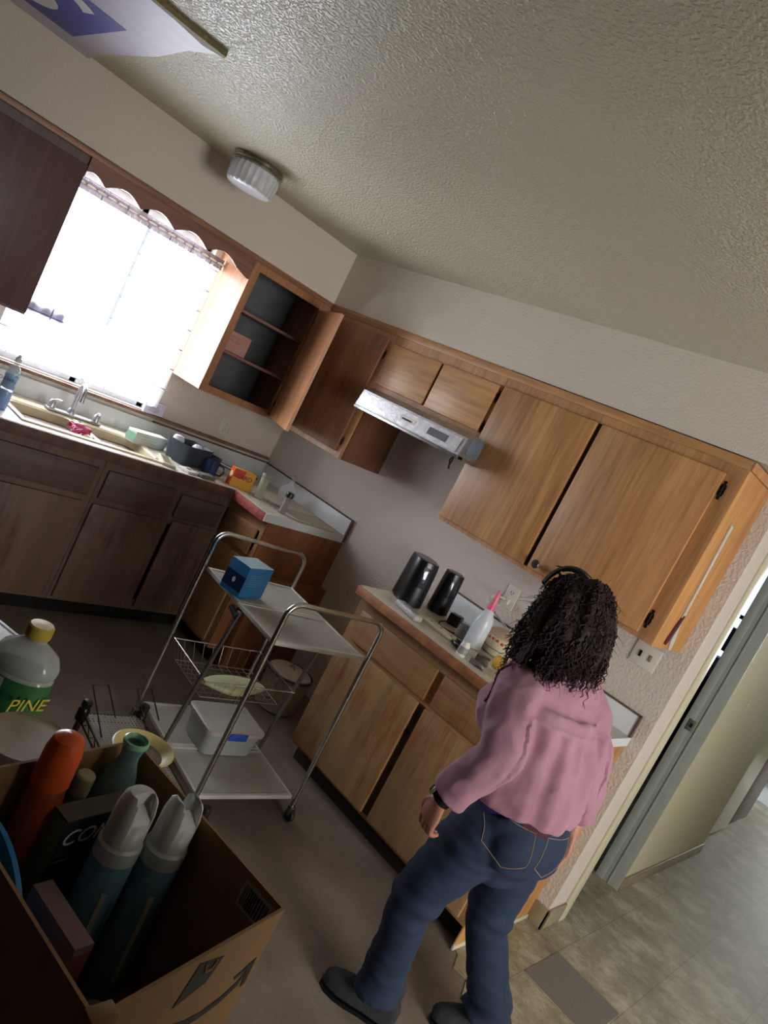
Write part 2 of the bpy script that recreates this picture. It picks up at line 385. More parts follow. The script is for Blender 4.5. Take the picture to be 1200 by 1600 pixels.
# strike plate
t = thing('strike_plate', 'small metal latch plate on the grey door jamb', 'latch plate', (2.868, .868, .945))
MB().box((2.850, .8635, .915), (2.886, .8668, .975), .002).build('plate', M_STEEL, t)
MB().box((2.861, .8615, .935), (2.876, .8634, .957)).build('latch_hole', M_BLACKM, t)
# light mark on the hall wall
solo(MB().box((2.951, 1.32, 1.125), (2.957, 1.34, 1.14), .002), 'wall_hook', M_WHITEP, 'tiny white hook on the olive hall wall', 'hook', (2.951, 1.33, 1.125))

# ------------------------------------------------------------------ cabinets
def knob(mk, s, d, z, parent):
    m = mk(); bm = m
    p = m.xf(s, d, z); q = m.xf(s, d+1, z); ax = Vector(q) - Vector(p)
    m2 = MB(); m2.lathe([(.006, 0), (.006, .012), (.017, .016), (.019, .021), (.015, .026), (.006, .027)], p, 20, ax)
    return m2.build('knob', plain('pewter', '4b4a46', .4, .8, var=.3, vscale=120), parent)
def hinge(mk, s, d, z, parent, h=.06, w=.028):
    k = h/.06; q = w*.5; m = mk()
    prof = [(-.5, .25), (-.44, .55), (-.36, .30), (-.28, .75), (-.12, .95), (0, .8), (.12, .95), (.28, .75), (.36, .30), (.44, .55), (.5, .25)]
    m.ring_loft([[(s+x*q*v, d+.0002+o, z+h*u) for u, v, x in [(a, b, 1) for a, b in prof] + [(a, b, -1) for a, b in prof[::-1]]] for o in (0, .0025)])
    a, b_ = m.xf(s, d+.005, z-h*.3), m.xf(s, d+.005, z+h*.3); m.xf = None
    m.tube([a, b_], .0035, 8)
    return m.build('hinge', plain('black_iron', '26221f', .45, .7, var=.3, vscale=90), parent)
def door_panel(mk, s0, s1, z0, z1, d, mat_, parent, name='door', th=.018, gap=True):
    # lipped slab door: rounded slab with a shadow gap behind its edge
    m = mk(); m.box((s0, d, z0), (s1, d+th, z1), .004)
    return m.build(name, mat_, parent)
def frame_box(mk, s0, s1, z0, z1, d, openings, mat_, parent, name='body', th=.018, d0=0.0, lining=None):
    """carcass (sides, top, bottom, back) plus face frame with rectangular openings [(s0,s1,z0,z1)]"""
    m = mk(); t = .014
    m.box((s0, d0, z0), (s0+t, d-th, z1)); m.box((s1-t, d0, z0), (s1, d-th, z1))
    m.box((s0+t, d0, z0), (s1-t, d-th, z0+t)); m.box((s0+t, d0, z1-t), (s1-t, d-th, z1))
    m.box((s0+t, d0, z0+t), (s1-t, d0+.006, z1-t))
    ss = sorted({s0, s1} | {o[0] for o in openings} | {o[1] for o in openings})
    zs = sorted({z0, z1} | {o[2] for o in openings} | {o[3] for o in openings})
    for i in range(len(ss)-1):
        run = None
        for j in range(len(zs)-1):
            cs, cz = (ss[i]+ss[i+1])/2, (zs[j]+zs[j+1])/2
            inside = any(o[0] < cs < o[1] and o[2] < cz < o[3] for o in openings)
            if not inside:
                m.box((ss[i], d-th, zs[j]), (ss[i+1], d, zs[j+1]))
    bmesh.ops.remove_doubles(m.bm, verts=m.bm.verts[:], dist=1e-5)
    return m.build(name, mat_, parent, smooth=False)

# -- uppers, window wall
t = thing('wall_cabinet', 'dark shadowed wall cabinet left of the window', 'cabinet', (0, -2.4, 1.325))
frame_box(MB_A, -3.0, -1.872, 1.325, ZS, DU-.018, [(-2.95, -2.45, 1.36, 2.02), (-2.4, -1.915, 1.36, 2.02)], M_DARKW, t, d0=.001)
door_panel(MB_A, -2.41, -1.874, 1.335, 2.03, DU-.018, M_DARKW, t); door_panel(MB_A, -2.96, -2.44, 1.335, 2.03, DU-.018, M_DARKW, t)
# -- scalloped valance board
pts = [(-1.872, ZS), (-1.872, 1.985)]
ys = [(-1.872, -1.775), (-1.775, -1.595), (-1.595, -1.41), (-1.41, -1.215), (-1.215, -1.02)]
for i, (a, c_) in enumerate(ys):
    for k in range(0, 13):
        u = k/12
        if i == 0: z = 1.985 + .033*math.sin(PI*(.5+.5*u)) if False else 1.985+.03*math.sin(PI*(.25+.75*u))
        else: z = 1.985 + .038*math.sin(PI*u)
        pts.append((a+(c_-a)*u, z))
pts += [(-.985, 1.975), (-.948, 1.965), (-.93, 1.965), (-.93, ZS)]
cl = [pts[0]]
for p in pts[1:]:
    if (Vector(p)-Vector(cl[-1])).length > 1e-4: cl.append(p)
m = MB(); m.prism(cl, DU-.02, DU-.001, lambda u, v, d: (d, u, v))
solo(m, 'valance_board', wood('valance_wood', '6e4a38', '85594a', '986a56', axis='y'), 'brown scalloped wooden board across the top of the window', 'valance', (DU-.01, -1.4, ZS-.13))
# -- open cabinet right of the window
t = thing('wall_cabinet', 'open doorless-looking wall cabinet with shelves right of the window', 'cabinet', (0, -.64, 1.325))
t['label'] = 'open wall cabinet with two empty shelves right of the window'
frame_box(MB_A, -.93, -DU, 1.325, ZS, DU, [(-.885, -.43, 1.365, 2.03)], wood('sunlit_side_wood', '8f5e3e', 'a0704c', 'ae7e58'), t, d0=.001)
m = MB_A(); m.box((-.914, .008, 1.34), (-.36, .012, 2.085)); m.build('back_lining', plain('mirrored_dim_lining', '66686a', .6, var=.12), t)
for z in (1.56, 1.80): m = MB_A(); m.box((-.915, .013, z), (-.36, DU-.025, z+.016), .002); m.build('shelf', wood('shelf_wood', '70504a', '84605a', '957068', axis='y'), t)
# the open door, hinged on its right side and swung out past ninety degrees
hx, hy = DU+.004, -.425
d = Vector((.915, -.403, 0)).normalized()
t2 = MB()
a = Vector((hx, hy, 0))
for (w0, w1) in ((0, 1),):
    nrm = Vector((-d.y, d.x, 0))
    P_ = [a, a+d*.455, a+d*.455+nrm*.018, a+nrm*.018]
t2.prism([(p.x, p.y) for p in P_], 1.338, 2.022)
od = t2.build('door', wood('open_door_wood', 'a9714a', 'c48c60', 'd29b6d'), t); od['label'] = 'open door swung out, seen nearly edge on'
hinge(lambda: MB_B(), .352, .427+.0, 1.42, od, .04, .008)
# paper notice on the shelf
n_ = thing('paper_notice', 'pinkish handwritten card leaning on the middle shelf of the open cabinet', 'paper card', (.25, -.80, 1.577))
m = MB(); m.box((.244, -.885, 1.577), (.247, -.685, 1.69), rot=None); m.build('card', plain('pink_card', 'b98c80', .7, var=.05), n_)
scribble('handwriting', plain('pen_grey', '6b5660', .7), n_, (.2475, -.785, 1.65), (0, 1, 0), (0, 0, 1), .13, 2, .026, .0008)
# -- uppers, hood wall
t = thing('wall_cabinet', 'full height wall cabinet with a dark door between the corner and the hood', 'cabinet', (.66, 0, 1.325))
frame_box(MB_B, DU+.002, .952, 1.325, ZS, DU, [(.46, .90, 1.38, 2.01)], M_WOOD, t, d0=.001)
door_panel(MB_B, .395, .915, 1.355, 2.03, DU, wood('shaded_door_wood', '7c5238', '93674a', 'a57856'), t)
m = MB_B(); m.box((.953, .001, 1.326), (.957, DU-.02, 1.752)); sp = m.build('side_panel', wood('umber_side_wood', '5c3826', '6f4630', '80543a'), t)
for z in (1.42, 1.94): hinge(MB_B, .924, DU, z, t, .05, .014)
t = thing('wall_cabinet', 'short two-door wall cabinet above the range hood', 'cabinet', (1.35, 0, 1.752))
frame_box(MB_B, .953, 1.738, 1.752, ZS, DU, [(1.0, 1.31, 1.79, 1.99), (1.37, 1.69, 1.79, 1.99)], M_WOOD, t, d0=.001)
d1 = door_panel(MB_B, .962, 1.333, 1.778, 2.008, DU, M_WOODX, t); d2 = door_panel(MB_B, 1.352, 1.722, 1.775, 2.012, DU, M_WOODX, t)
for z in (1.81, 1.965): hinge(MB_B, .957, DU, z, t, .05, .012)
for z in (1.805, 1.96):
    hinge(MB_B, 1.731, DU, z, t, .062, .02)
# dark strip painting the shade in the gap between the two doors
m = MB_B(); m.box((1.3335, DU-.002, 1.78), (1.3515, DU+.0015, 2.008)); m.build('gap_shadow_strip', plain('gap_shade_brown', '2b1c14', .8), t)
t = thing('wall_cabinet', 'large two-door wall cabinet right of the range hood', 'cabinet', (2.32, 0, 1.325))
frame_box(MB_B, 1.74, 2.894, 1.325, ZS-.004, DU, [(1.8, 2.25, 1.38, 1.99), (2.33, 2.8, 1.38, 1.99)], M_WOOD, t, d0=.001)
l = door_panel(MB_B, 1.752, 2.268, 1.345, 2.018, DU, M_WOODD, t); r_ = door_panel(MB_B, 2.292, 2.832, 1.345, 2.018, DU, M_WOODD, t)
m = MB_B(); m.box((2.2685, DU-.002, 1.345), (2.2915, DU+.002, 2.018)); m.build('gap_shadow_strip', plain('gap_shade_brown', '2b1c14', .8), t)  # shade between these doors painted as a dark strip
knob(MB_B, 2.335, DU+.018, 1.375, r_)
for z in (1.41, 1.955): hinge(MB_B, 2.845, DU, z, r_, .075, .024)
m = MB(); m.box((2.894, -DU+.0, 1.325), (2.899, -.002, 2.06)); m.build('side_panel', wood('end_panel_wood', 'a9713f', 'bf8850', 'cb965e'), t)
# crown strip along the top of all hood-wall cabinets
m = MB_B(); m.box((DU+.004, DU, 2.058), (2.905, DU+.008, 2.094), .002); 
m2 = m; m.xf = None; m.box((2.8995, -DU-.008, 2.058), (2.909, -.001, 2.094), .002)
solo(m, 'crown_strip', M_WOODX, 'thin wooden strip along the top of the hood wall cabinets', 'trim strip', (1.6, -DU, 2.058))
m = MB_A(); m.box((-3.0, DU, 2.07), (-DU-.01, DU+.007, 2.095), .002)
solo(m, 'crown_strip', wood('crown_wood_side', '7a5440', '8f644c', 'a5755a', axis='y'), 'thin wooden strip along the top of the window wall cabinets', 'trim strip', (DU, -1.6, 2.07))

# ------------------------------------------------------------------ range hood
t = thing('range_hood', 'greasy stainless steel range hood under the short cabinets', 'range hood', (1.42, 0, 1.62))
def hood_poly(x, a): return [(x, y, z) for y, z in a]
prof = [(0, 1.748), (0, 1.632), (-.475, 1.625), (-.505, 1.632), (-.49, 1.722), (-.44, 1.748)]
rings = [[(x, y, z) for y, z in prof] for x in (1.052, 1.800)]
m = MB(); m.ring_loft(rings); m.build('body', M_STEEL, t)
m = MB(); nrm = Vector((0, -.09, -.015)).normalized()
def hp(x, v, o): # point on the sloped front: v 0..1 upward
    p0 = Vector((x, -.505, 1.632)); p1 = Vector((x, -.49, 1.722)); return tuple(p0.lerp(p1, v) + Vector((0, -1, -.16))*o)
m.ring_loft([[hp(x, v, o) for v, o in ((.1, .0005), (.1, .004), (.9, .004), (.9, .0005))] for x in (1.075, 1.775)])
m.build('front_plate', plain('bright_greasy_steel', 'd8d8dc', .3, .45, var=.22, vscale=28, bump=.25, bscale=60), t)
m = MB(); m.ring_loft([[hp(x, v, o) for v, o in ((.32, .004), (.32, .006), (.72, .006), (.72, .004))] for x in (1.575, 1.70)]); m.build('switch_panel', plain('grey_switch', '55585c', .5), t)
m = MB(); m.ring_loft([[hp(x, v, o) for v, o in ((.40, .004), (.40, .010), (.66, .010), (.66, .004))] for x in (1.385, 1.475)]); m.build('handle', M_WHITEP, t)
m = MB(); m.tube([hp(1.40, .5, .012), hp(1.46, .5, .012)], .004); m.build('handle_slot', M_BLACK, t)
m = MB(); m.box((1.052, -.51, 1.618), (1.802, -.46, 1.634), .003); m.box((1.786, -.5, 1.618), (1.802, -.02, 1.634), .003); m.box((1.052, -.5, 1.618), (1.07, -.02, 1.634), .003); m.build('lower_lip', M_DULLCH, t)
m = MB(); m.box((1.8003, -.46, 1.65), (1.8035, -.06, 1.735), .001); m.build('side_plate', plain('blue_grey_steel', '6d7884', .45, .5), t)
random.seed(3)
m = MB(); m.tube([(1.782, -.50, 1.62), (1.785, -.505, 1.595), (1.778, -.5, 1.578), (1.784, -.498, 1.56)], .004, 6); m.tube([(1.776, -.50, 1.62), (1.772, -.505, 1.60), (1.776, -.5, 1.585)], .0035, 6)
m.build('dangling_wire', M_BLACK, t)

# ------------------------------------------------------------------ base cabinets
CD = .593; CT = .875
def toe(mk, s0, s1, d, parent, mm): m = mk(); m.box((s0, .001, 0.001), (s1, d-.07, .10)); return m.build('toe_kick', mm, parent)
def slab(mk, s0, s1, z0, z1, mm, parent, name): 
    m = mk(); m.box((s0, CD, z0), (s1, CD+.016, z1), .005); return m.build(name, mm, parent)
# window wall
t = thing('base_cabinet', 'worn backlit sink base cabinet with false drawer fronts under the left of the sink', 'cabinet', (.3, -1.99, 0))
frame_box(MB_A, -2.6, -1.372, .10, CT, CD, [(-2.5, -1.45, .16, .62)], M_BACKLIT, t, d0=.001); toe(MB_A, -2.6, -1.372, CD, t, M_BLACKM)
for a, b_ in ((-2.57, -1.92), (-1.885, -1.40)): slab(MB_A, a, b_, .665, .815, M_BACKLITY, t, 'drawer_front'); slab(MB_A, a, b_, .118, .635, M_BACKLIT, t, 'door')
t = thing('base_cabinet', 'dark stained base cabinet in the corner under the sink\'s right end', 'cabinet', (.3, -.98, 0))
frame_box(MB_A, -1.37, -.003, .10, CT, CD, [(-1.3, -.66, .16, .62)], M_BACKLIT, t, d0=.001); toe(MB_A, -1.37, -.003, CD, t, M_BLACKM)
slab(MB_A, -1.345, -.955, .665, .815, M_BACKLITY, t, 'drawer_front'); slab(MB_A, -1.355, -.925, .118, .635, M_BACKLIT, t, 'door')
slab(MB_A, -.90, -.625, .118, .645, M_BACKLIT, t, 'door'); slab(MB_A, -.915, -.63, .665, .80, M_BACKLITY, t, 'drawer_front')
# short unit next to the range gap
t = thing('base_cabinet', 'narrow worn base cabinet at the left of the range gap', 'cabinet', (.77, -.3, 0))
frame_box(MB_B, CD+.002, .945, .10, CT, CD, [(.66, .92, .68, .80)], M_WORN, t, d0=.001); toe(MB_B, CD+.002, .94, CD, t, M_BLACKM)
slab(MB_B, .63, .905, .655, .805, M_WORNX, t, 'drawer_front'); slab(MB_B, .63, .90, .12, .625, M_WORN, t, 'door')
m = MB(); m.box((.9455, -CD+.005, .10), (.950, -.001, CT)); m.build('side_panel', M_PANEL, t)
m = MB(); m.box((.9505, -.50, .001), (1.005, -.002, .575), .003); lp = m.build('side_ledge', M_PANEL, t); lp['label'] = 'lower ledge panel projecting into the range gap'
# right-hand unit
t = thing('base_cabinet', 'worn four-door base cabinet behind the woman, right of the range gap', 'cabinet', (2.32, -.3, 0))
t['label'] = 'worn wide base cabinet beside the woman, right of the range gap'
frame_box(MB_B, 1.752, 2.887, .10, CT, CD, [(1.85, 2.25, .16, .60), (2.38, 2.8, .16, .6)], M_WORNX, t, d0=.001); toe(MB_B, 1.76, 2.887, CD, t, plain('dark_toe', '2c211a', .8))
slab(MB_B, 1.80, 2.295, .675, .82, M_WORNX, t, 'drawer_front'); slab(MB_B, 2.335, 2.85, .675, .82, M_WORNX, t, 'drawer_front')
slab(MB_B, 1.765, 2.282, .115, .655, M_WORN, t, 'door'); slab(MB_B, 2.322, 2.86, .115, .655, M_WORN, t, 'door')
m = MB_B(); m.box((2.283, CD-.002, .12), (2.318, CD+.003, .655)); m.build('dark_stile', plain('dark_stile', '3d2a1e', .7, var=.3), t)
for z in (.52, .60): hinge(MB_B, 2.292, CD+.003, z, t, .035, .014)
m = MB(); m.box((2.8875, -CD+.002, .012), (2.892, -.002, CT)); m.build('side_panel', wood('end_base_wood', 'a97440', 'bf8a50', 'cb9860'), t)
solo(MB().box((2.89, -.60, .003), (2.90, -.016, .022), .002), 'floor_strip', M_CREAM, 'thin pale strip on the floor along the end of the wide base cabinet', 'trim strip', (2.895, -.3, .003))

# ------------------------------------------------------------------ countertops
TH0, TH1 = CT, .915; SX0, SX1, SY0, SY1 = .15, .545, -1.79, -1.06
FX = .628
m = MB(); m.box((0.002, -3.0, TH0), (FX, SY0, TH1)); m.box((.002, SY1, TH0), (FX, -.002, TH1)); m.box((.002, SY0, TH0), (SX0, SY1, TH1)); m.box((SX1, SY0, TH0), (FX, SY1, TH1)); m.box((FX, -FX, TH0), (.952, -.002, TH1))
bmesh.ops.remove_doubles(m.bm, verts=m.bm.verts[:], dist=1e-5)
t = thing('countertop', 'pale laminate corner countertop around the sink with a red worn edge', 'countertop', (.3, -1.2, TH0))
m.build('top', M_LAM, t)
m = MB(); m.box((FX, -3.0, TH0-.012), (FX+.012, -FX-.012, TH1-.002), .003); e = m.build('front_edge', plain('dark_edge', '5c4038', .6, var=.35, vscale=20), t)
m = MB(); m.box((FX+.0, -FX-.012, TH0-.012), (.952, -FX, TH1-.002), .003); e = m.build('front_edge', M_REDED, t); e['label'] = 'red worn edge strip'
m = MB(); m.box((.952, -FX-.01, TH0-.005), (.958, -.002, TH1-.002)); m.build('side_edge', M_LAMW, t)
m = MB(); m.box((.002, -3.0, TH1), (.018, -.003, 1.012), .002); m.box((.019, -.018, TH1), (.952, -.003, 1.012), .002); m.build('backsplash', M_LAMW, t)
m = MB(); m.box((.002, -.9, 1.0125), (.022, -.004, 1.020), .001); m.box((.022, -.022, 1.0125), (.957, -.004, 1.020), .001); m.box((.9525, -.024, TH0), (.962, -.003, 1.020), .001); m.build('backsplash_trim', plain('brown_trim', '5b4a3e', .6, var=.3), t)
t = thing('countertop', 'pale laminate countertop right of the range gap with a red-brown worn edge', 'countertop', (2.32, -.3, TH0))
m = MB(); m.box((1.742, -FX, TH0), (2.894, -.003, TH1)); m.build('top', M_LAM, t)
m = MB(); m.box((1.738, -FX-.012, TH0-.004), (2.894, -FX, TH1-.003), .003); m.build('front_edge', M_BRWED, t)
m = MB(); m.box((1.736, -FX-.012, TH0-.004), (1.742, -.003, TH1-.003)); m.build('side_edge', M_REDED, t)
m = MB(); m.box((2.894, -FX-.012, TH0), (2.902, -.003, TH1)); m.build('side_edge', M_LAMW, t)
m = MB(); m.box((1.742, -.018, TH1), (2.894, -.003, 1.010), .002); m.build('backsplash', M_LAMW, t)
m = MB(); m.box((1.742, -.022, 1.0105), (2.90, -.003, 1.017), .001); m.box((2.8945, -.022, TH1), (2.901, -.003, 1.017)); m.build('backsplash_trim', plain('brown_trim', '5b4a3e', .6, var=.3), t)
# ------------------------------------------------------------------ sink and faucet
t = thing('sink', 'cream enamel double sink with a stained rim under the window', 'sink', (.35, -1.42, TH1))
def rrect(x0, x1, y0, y1, r, z, n=6):
    out = []
    for cx, cy, a in ((x1-r, y1-r, 0), (x0+r, y1-r, PI/2), (x0+r, y0+r, PI), (x1-r, y0+r, 3*PI/2)):
        for k in range(n+1): out.append((cx+r*math.cos(a+PI/2*k/n), cy+r*math.sin(a+PI/2*k/n), z))
    return out
def basin(y0, y1):
    m = MB()
    m.ring_loft([rrect(.215, .525, y0, y1, .05, .921), rrect(.222, .518, y0+.007, y1-.007, .05, .915), rrect(.23, .51, y0+.015, y1-.015, .05, .80), rrect(.26, .48, y0+.045, y1-.045, .04, .765)], cap0=False)
    return m.build('bowl', M_SINK, t)
basin(-1.775, -1.43); basin(-1.405, -1.075)
m = MB()
# rim deck as strips around the bowls
for a, b_ in (((.135, -1.80), (.215, -1.05)), ((.525, -1.80), (.565, -1.05)), ((.215, -1.80), (.525, -1.775)), ((.215, -1.43), (.525, -1.405)), ((.215, -1.075), (.525, -1.05))):
    m.box((a[0], a[1], .9155), (b_[0], b_[1], .9225))
bmesh.ops.remove_doubles(m.bm, verts=m.bm.verts[:], dist=1e-5)
m.build('rim', M_SINK, t, smooth=False)
for y in (-1.60, -1.24): MB().lathe([(.0, .766), (.04, .766), (.042, .768), (.03, .769), (0, .767)], (.37, y, 0), 20, cap0=False, cap1=False).build('drain', M_DULLCH, t)
t = thing('faucet', 'white-grey gooseneck faucet with two lever handles behind the sink', 'faucet', (.165, -1.42, .9225))
m = MB(); m.box((.145, -1.56, .9228), (.198, -1.27, .938), .007, 3); m.build('deck_plate', M_STEEL, t)
pts = [(.17, -1.432, .938), (.17, -1.432, 1.03)] + [(.17+.055-.055*math.cos(a), -1.432-.012*(1-math.cos(a)), 1.05+.055*math.sin(a)) for a in [PI*k/12 for k in range(13)]] + [(.282, -1.456, 1.028)]
m = MB(); m.tube(pts, [.013]*2+[.011]*13+[.013], 12); m.lathe([(.022, .938), (.02, .955), (.013, .965)], (.17, -1.432, 0), 20); m.build('spout', plain('satin_faucet', 'b9bcc0', .3, .6), t)
for y, s in ((-1.535, 1), (-1.295, -1)):
    m = MB(); m.lathe([(.021, .938), (.02, .96), (.015, .972), (.010, .978), (.0, .979)], (.17, y, 0), 18, cap1=False)
    m.tube([(.17, y, .972), (.195, y+.01*s, .985), (.225, y+.02*s, .99)], [.008, .009, .007], 10); m.build('handle', plain('satin_faucet', 'b9bcc0', .3, .6), t)
m = MB(); random.seed(11)
for k in range(5):
    c = (.44+random.uniform(-.03, .03), -1.50+random.uniform(-.045, .045)); pts = []
    for j in range(40): a = j*.55; pts.append((c[0]+.028*math.cos(a*1.1+k), c[1]+.03*math.sin(a), .925+.012*math.sin(a*1.7)+k*.003))
    m.tube(pts, .0045, 5)
o = solo(m, 'scrubbing_pad', plain('pink_mesh', 'c4557c', .6, var=.2), 'crumpled pink mesh scrubber on the sink divider', 'scrubber', (.44, -1.50, .9225))
# ------------------------------------------------------------------ wall and ceiling fittings
def outlet(mk, s, z, label, w=.072, h=.116, kind='duplex', loc=None):
    a = mk(); p = a.xf(s, 0, z); a.bm.free()
    t = thing('wall_outlet', label, 'outlet', p)
    m = mk(); m.box((s-w/2, .0005, z-h/2), (s+w/2, .0065, z+h/2), .002); m.build('plate', plain('outlet_plate', 'd2cdc2', .35, var=.03), t)
    if kind == 'duplex':
        for dz in (-.024, .024):
            m = mk(); m.box((s-.017, .0066, z+dz-.014), (s+.017, .009, z+dz+.014), .004); f = m.build('socket', M_WHITEP, t)
            m = mk(); 
            for ds in (-.007, .007): m.box((s+ds-.0015, .0091, z+dz-.004), (s+ds+.0015, .0096, z+dz+.006))
            m.box((s-.002, .0091, z+dz-.011), (s+.002, .0096, z+dz-.007)); m.build('slots', M_BLACK, f)
    else:
        for ds in (-.024, .024):
            m = mk(); m.box((s+ds-.006, .0066, z-.014), (s+ds+.006, .011, z+.014), .002); m.build('toggle_switch', M_BLACK if ds < 0 else M_DINGY, t)
    return t
outlet(MB_A, -.432, 1.142, 'small wall outlet below the open cabinet')
outlet(MB_B, 2.098, 1.138, 'wall outlet with a white cord plugged in, beside the woman\'s hair')
outlet(MB_B, 2.788, 1.238, 'double switch plate under the end of the large wall cabinet', .115, .10, 'switch')

t = thing('ceiling_light', 'round drum ceiling light with ribbed glass and metal bands near the window wall', 'ceiling light', (.66, -1.325, ZC))
m = MB(); m.lathe([(.118, -.002), (.122, -.008), (.118, -.014), (.124, -.02), (.118, -.027), (.122, -.033), (.112, -.036)], (.66, -1.325, ZC), 40); m.build('metal_band', plain('brushed_band', 'a7a596', .25, .9, var=.1), t)
m = MB(); rings = []
for z, r in ((-.0365, .108), (-.06, .115), (-.12, .108), (-.128, .100), (-.131, .06), (-.132, .001)):
    rings.append([(.66+(r+(.0025*math.cos(24*a) if z > -.125 else 0))*math.cos(a), -1.325+(r+(.0025*math.cos(24*a) if z > -.125 else 0))*math.sin(a), ZC+z) for a in [2*PI*k/96 for k in range(96)]])
m.ring_loft(rings); m.build('glass_shade', plain('pressed_glass', 'dde0e6', .25, var=.06, bump=.4, bscale=70, trans=.25), t)

# board patched onto the ceiling with a printed block
t = thing('ceiling_board', 'white lavender printed board patched onto the ceiling in the top left', 'board', (1.0, -2.5, ZC-.012))
m = MB(); m.prism([(.36, -3.1), (.30, -2.03), (.62, -2.06), (1.0, -2.045), (1.30, -2.075), (1.465, -2.055), (1.40, -3.1)], ZC-.012, ZC-.001); m.build('sheet', plain('lavender_board', 'cfcbdc', .5, var=.05), t)
m = MB(); m.prism([(.50, -3.0), (.50, -2.16), (1.03, -2.175), (1.03, -3.0)], ZC-.0135, ZC-.0125); m.build('blue_print', plain('blue_violet_print', '4c53a8', .5, var=.06), t, smooth=False)
text_part('S', 'letter', M_WHITEI, t, (.76, -2.40, ZC-.0145), (-.2, 1, 0), (1, .2, 0), .62, .0008)
m = MB(); m.prism([(1.405, -3.1), (1.45, -2.20), (1.44, -2.10), (1.48, -2.045), (1.50, -2.05), (1.475, -2.2), (1.43, -3.1)], ZC-.016, ZC-.001); m.build('peeling_edge', plain('peeled_tape', '7d7248', .7, var=.3, vscale=60), t)

# curtain: sheer, gathered, two panels with an overlap and a printed heading
def sheer(name, col, a, tr, tl_=.75):
    m, nt, b = _nodes(name)
    tl = nt.nodes.new('ShaderNodeBsdfTranslucent'); tl.inputs[0].default_value = (*srgb(col), 1)
    df = nt.nodes.new('ShaderNodeBsdfDiffuse'); df.inputs[0].default_value = (*srgb(col), 1)
    tp = nt.nodes.new('ShaderNodeBsdfTransparent')
    tc = _coords(nt); ch = nt.nodes.new('ShaderNodeTexBrick'); ch.offset = 0
    ch.inputs['Scale'].default_value = 1; ch.inputs['Brick Width'].default_value = .13; ch.inputs['Row Height'].default_value = .12; ch.inputs['Mortar Size'].default_value = .0035
    ch.inputs['Color1'].default_value = (*srgb(col), 1); ch.inputs['Color2'].default_value = (*srgb(col), 1); ch.inputs['Mortar'].default_value = (*srgb(a), 1)
    sw = nt.nodes.new('ShaderNodeSeparateXYZ'); cb = nt.nodes.new('ShaderNodeCombineXYZ')
    nt.links.new(tc.outputs[0], sw.inputs[0]); nt.links.new(sw.outputs[1], cb.inputs[0]); nt.links.new(sw.outputs[2], cb.inputs[1]); nt.links.new(cb.outputs[0], ch.inputs['Vector'])
    nt.links.new(ch.outputs[0], tl.inputs[0]); nt.links.new(ch.outputs[0], df.inputs[0])
    m1 = nt.nodes.new('ShaderNodeMixShader'); m1.inputs[0].default_value = tl_; nt.links.new(df.outputs[0], m1.inputs[1]); nt.links.new(tl.outputs[0], m1.inputs[2])
    m2 = nt.nodes.new('ShaderNodeMixShader'); m2.inputs[0].default_value = 1-tr; nt.links.new(tp.outputs[0], m2.inputs[1]); nt.links.new(m1.outputs[0], m2.inputs[2])
    nt.links.new(m2.outputs[0], nt.nodes['Material Output'].inputs['Surface']); return m
def drape(y0, y1, z0, z1, x, amp, n, nz=14, taper=0, th=.0012):
    m = MB(); fr = []; bk = []
    N = n*8
    rows = []
    for j in range(nz+1):
        v = j/nz; z = z1+(z0-z1)*v; r = []
        for i in range(N+1):
            u = i/N; y = y0+(y1-y0)*u + taper*v*(u-.5)
            r.append((x+amp*(.4+.6*v)*math.sin(u*n*2*PI+.6*math.sin(7*u)), y, z))
        rows.append(r)
    m.ring_loft(rows, closed=False)
    return m
t = thing('curtain', 'sheer white check curtain glowing in the kitchen window', 'curtain', (.06, -1.4, 1.1))
M_SHEER = sheer('sheer_check_fabric', 'f4f2f6', '6a5f88', .45)
drape(-1.86, -1.40, 1.10, 1.975, .055, .008, 7).build('left_panel', M_SHEER, t, norm=False)
drape(-1.385, -.945, 1.10, 1.975, .060, .008, 7).build('right_panel', M_SHEER, t, norm=False)
M_HEAD = sheer('heading_fabric', '6e5f63', '4a3c42', .06, .12)
drape(-1.87, -.935, 1.955, 2.012, .062, .006, 17, 3).build('heading_ruffle', M_HEAD, t, norm=False)
MB().tube([(.06, -1.868, 1.985), (.06, -.932, 1.985)], .006, 10).build('rod', M_WHITEP, t)
drape(-1.400, -1.382, 1.42, 1.955, .064, .003, 2, 10).build('centre_hem', sheer('hem_fabric', '7d7a9a', '5a5680', .25, .25), t, norm=False)

# blue-grey boxy shape of unknown use left of the window, behind the dark cabinet
t = thing('wall_box', 'blue-grey flat boxy shape sticking out beside the bottom of the dark cabinet', 'holder', (.03, -1.70, 1.33))
m = MB(); m.box((.02, -1.95, 1.325), (.04, -1.585, 1.385), .004); m.build('bracket', plain('violet_grey_board', '6e6f92', .6), t)
m = MB(); m.tube([(.03, -1.60, 1.33), (.03, -1.56, 1.30), (.03, -1.52, 1.285)], .004); m.build('hook', M_DULLCH, t)
# small printed box on the window stool
t = thing('soap_box', 'small pale printed carton standing on the window ledge at the right', 'carton', (.012, -.93, 1.0565))
m = MB(); m.box((.004, -.995, 1.0565), (.03, -.870, 1.125), .002, rot=(.06, 0, 0)); m.build('carton', plain('pale_carton', 'c4c2d4', .6), t)
scribble('print', plain('faded_print', '7b7890', .6), t, (.0315, -.93, 1.09), (0, 1, 0), (0, 0, 1), .09, 3, .014, .0012)

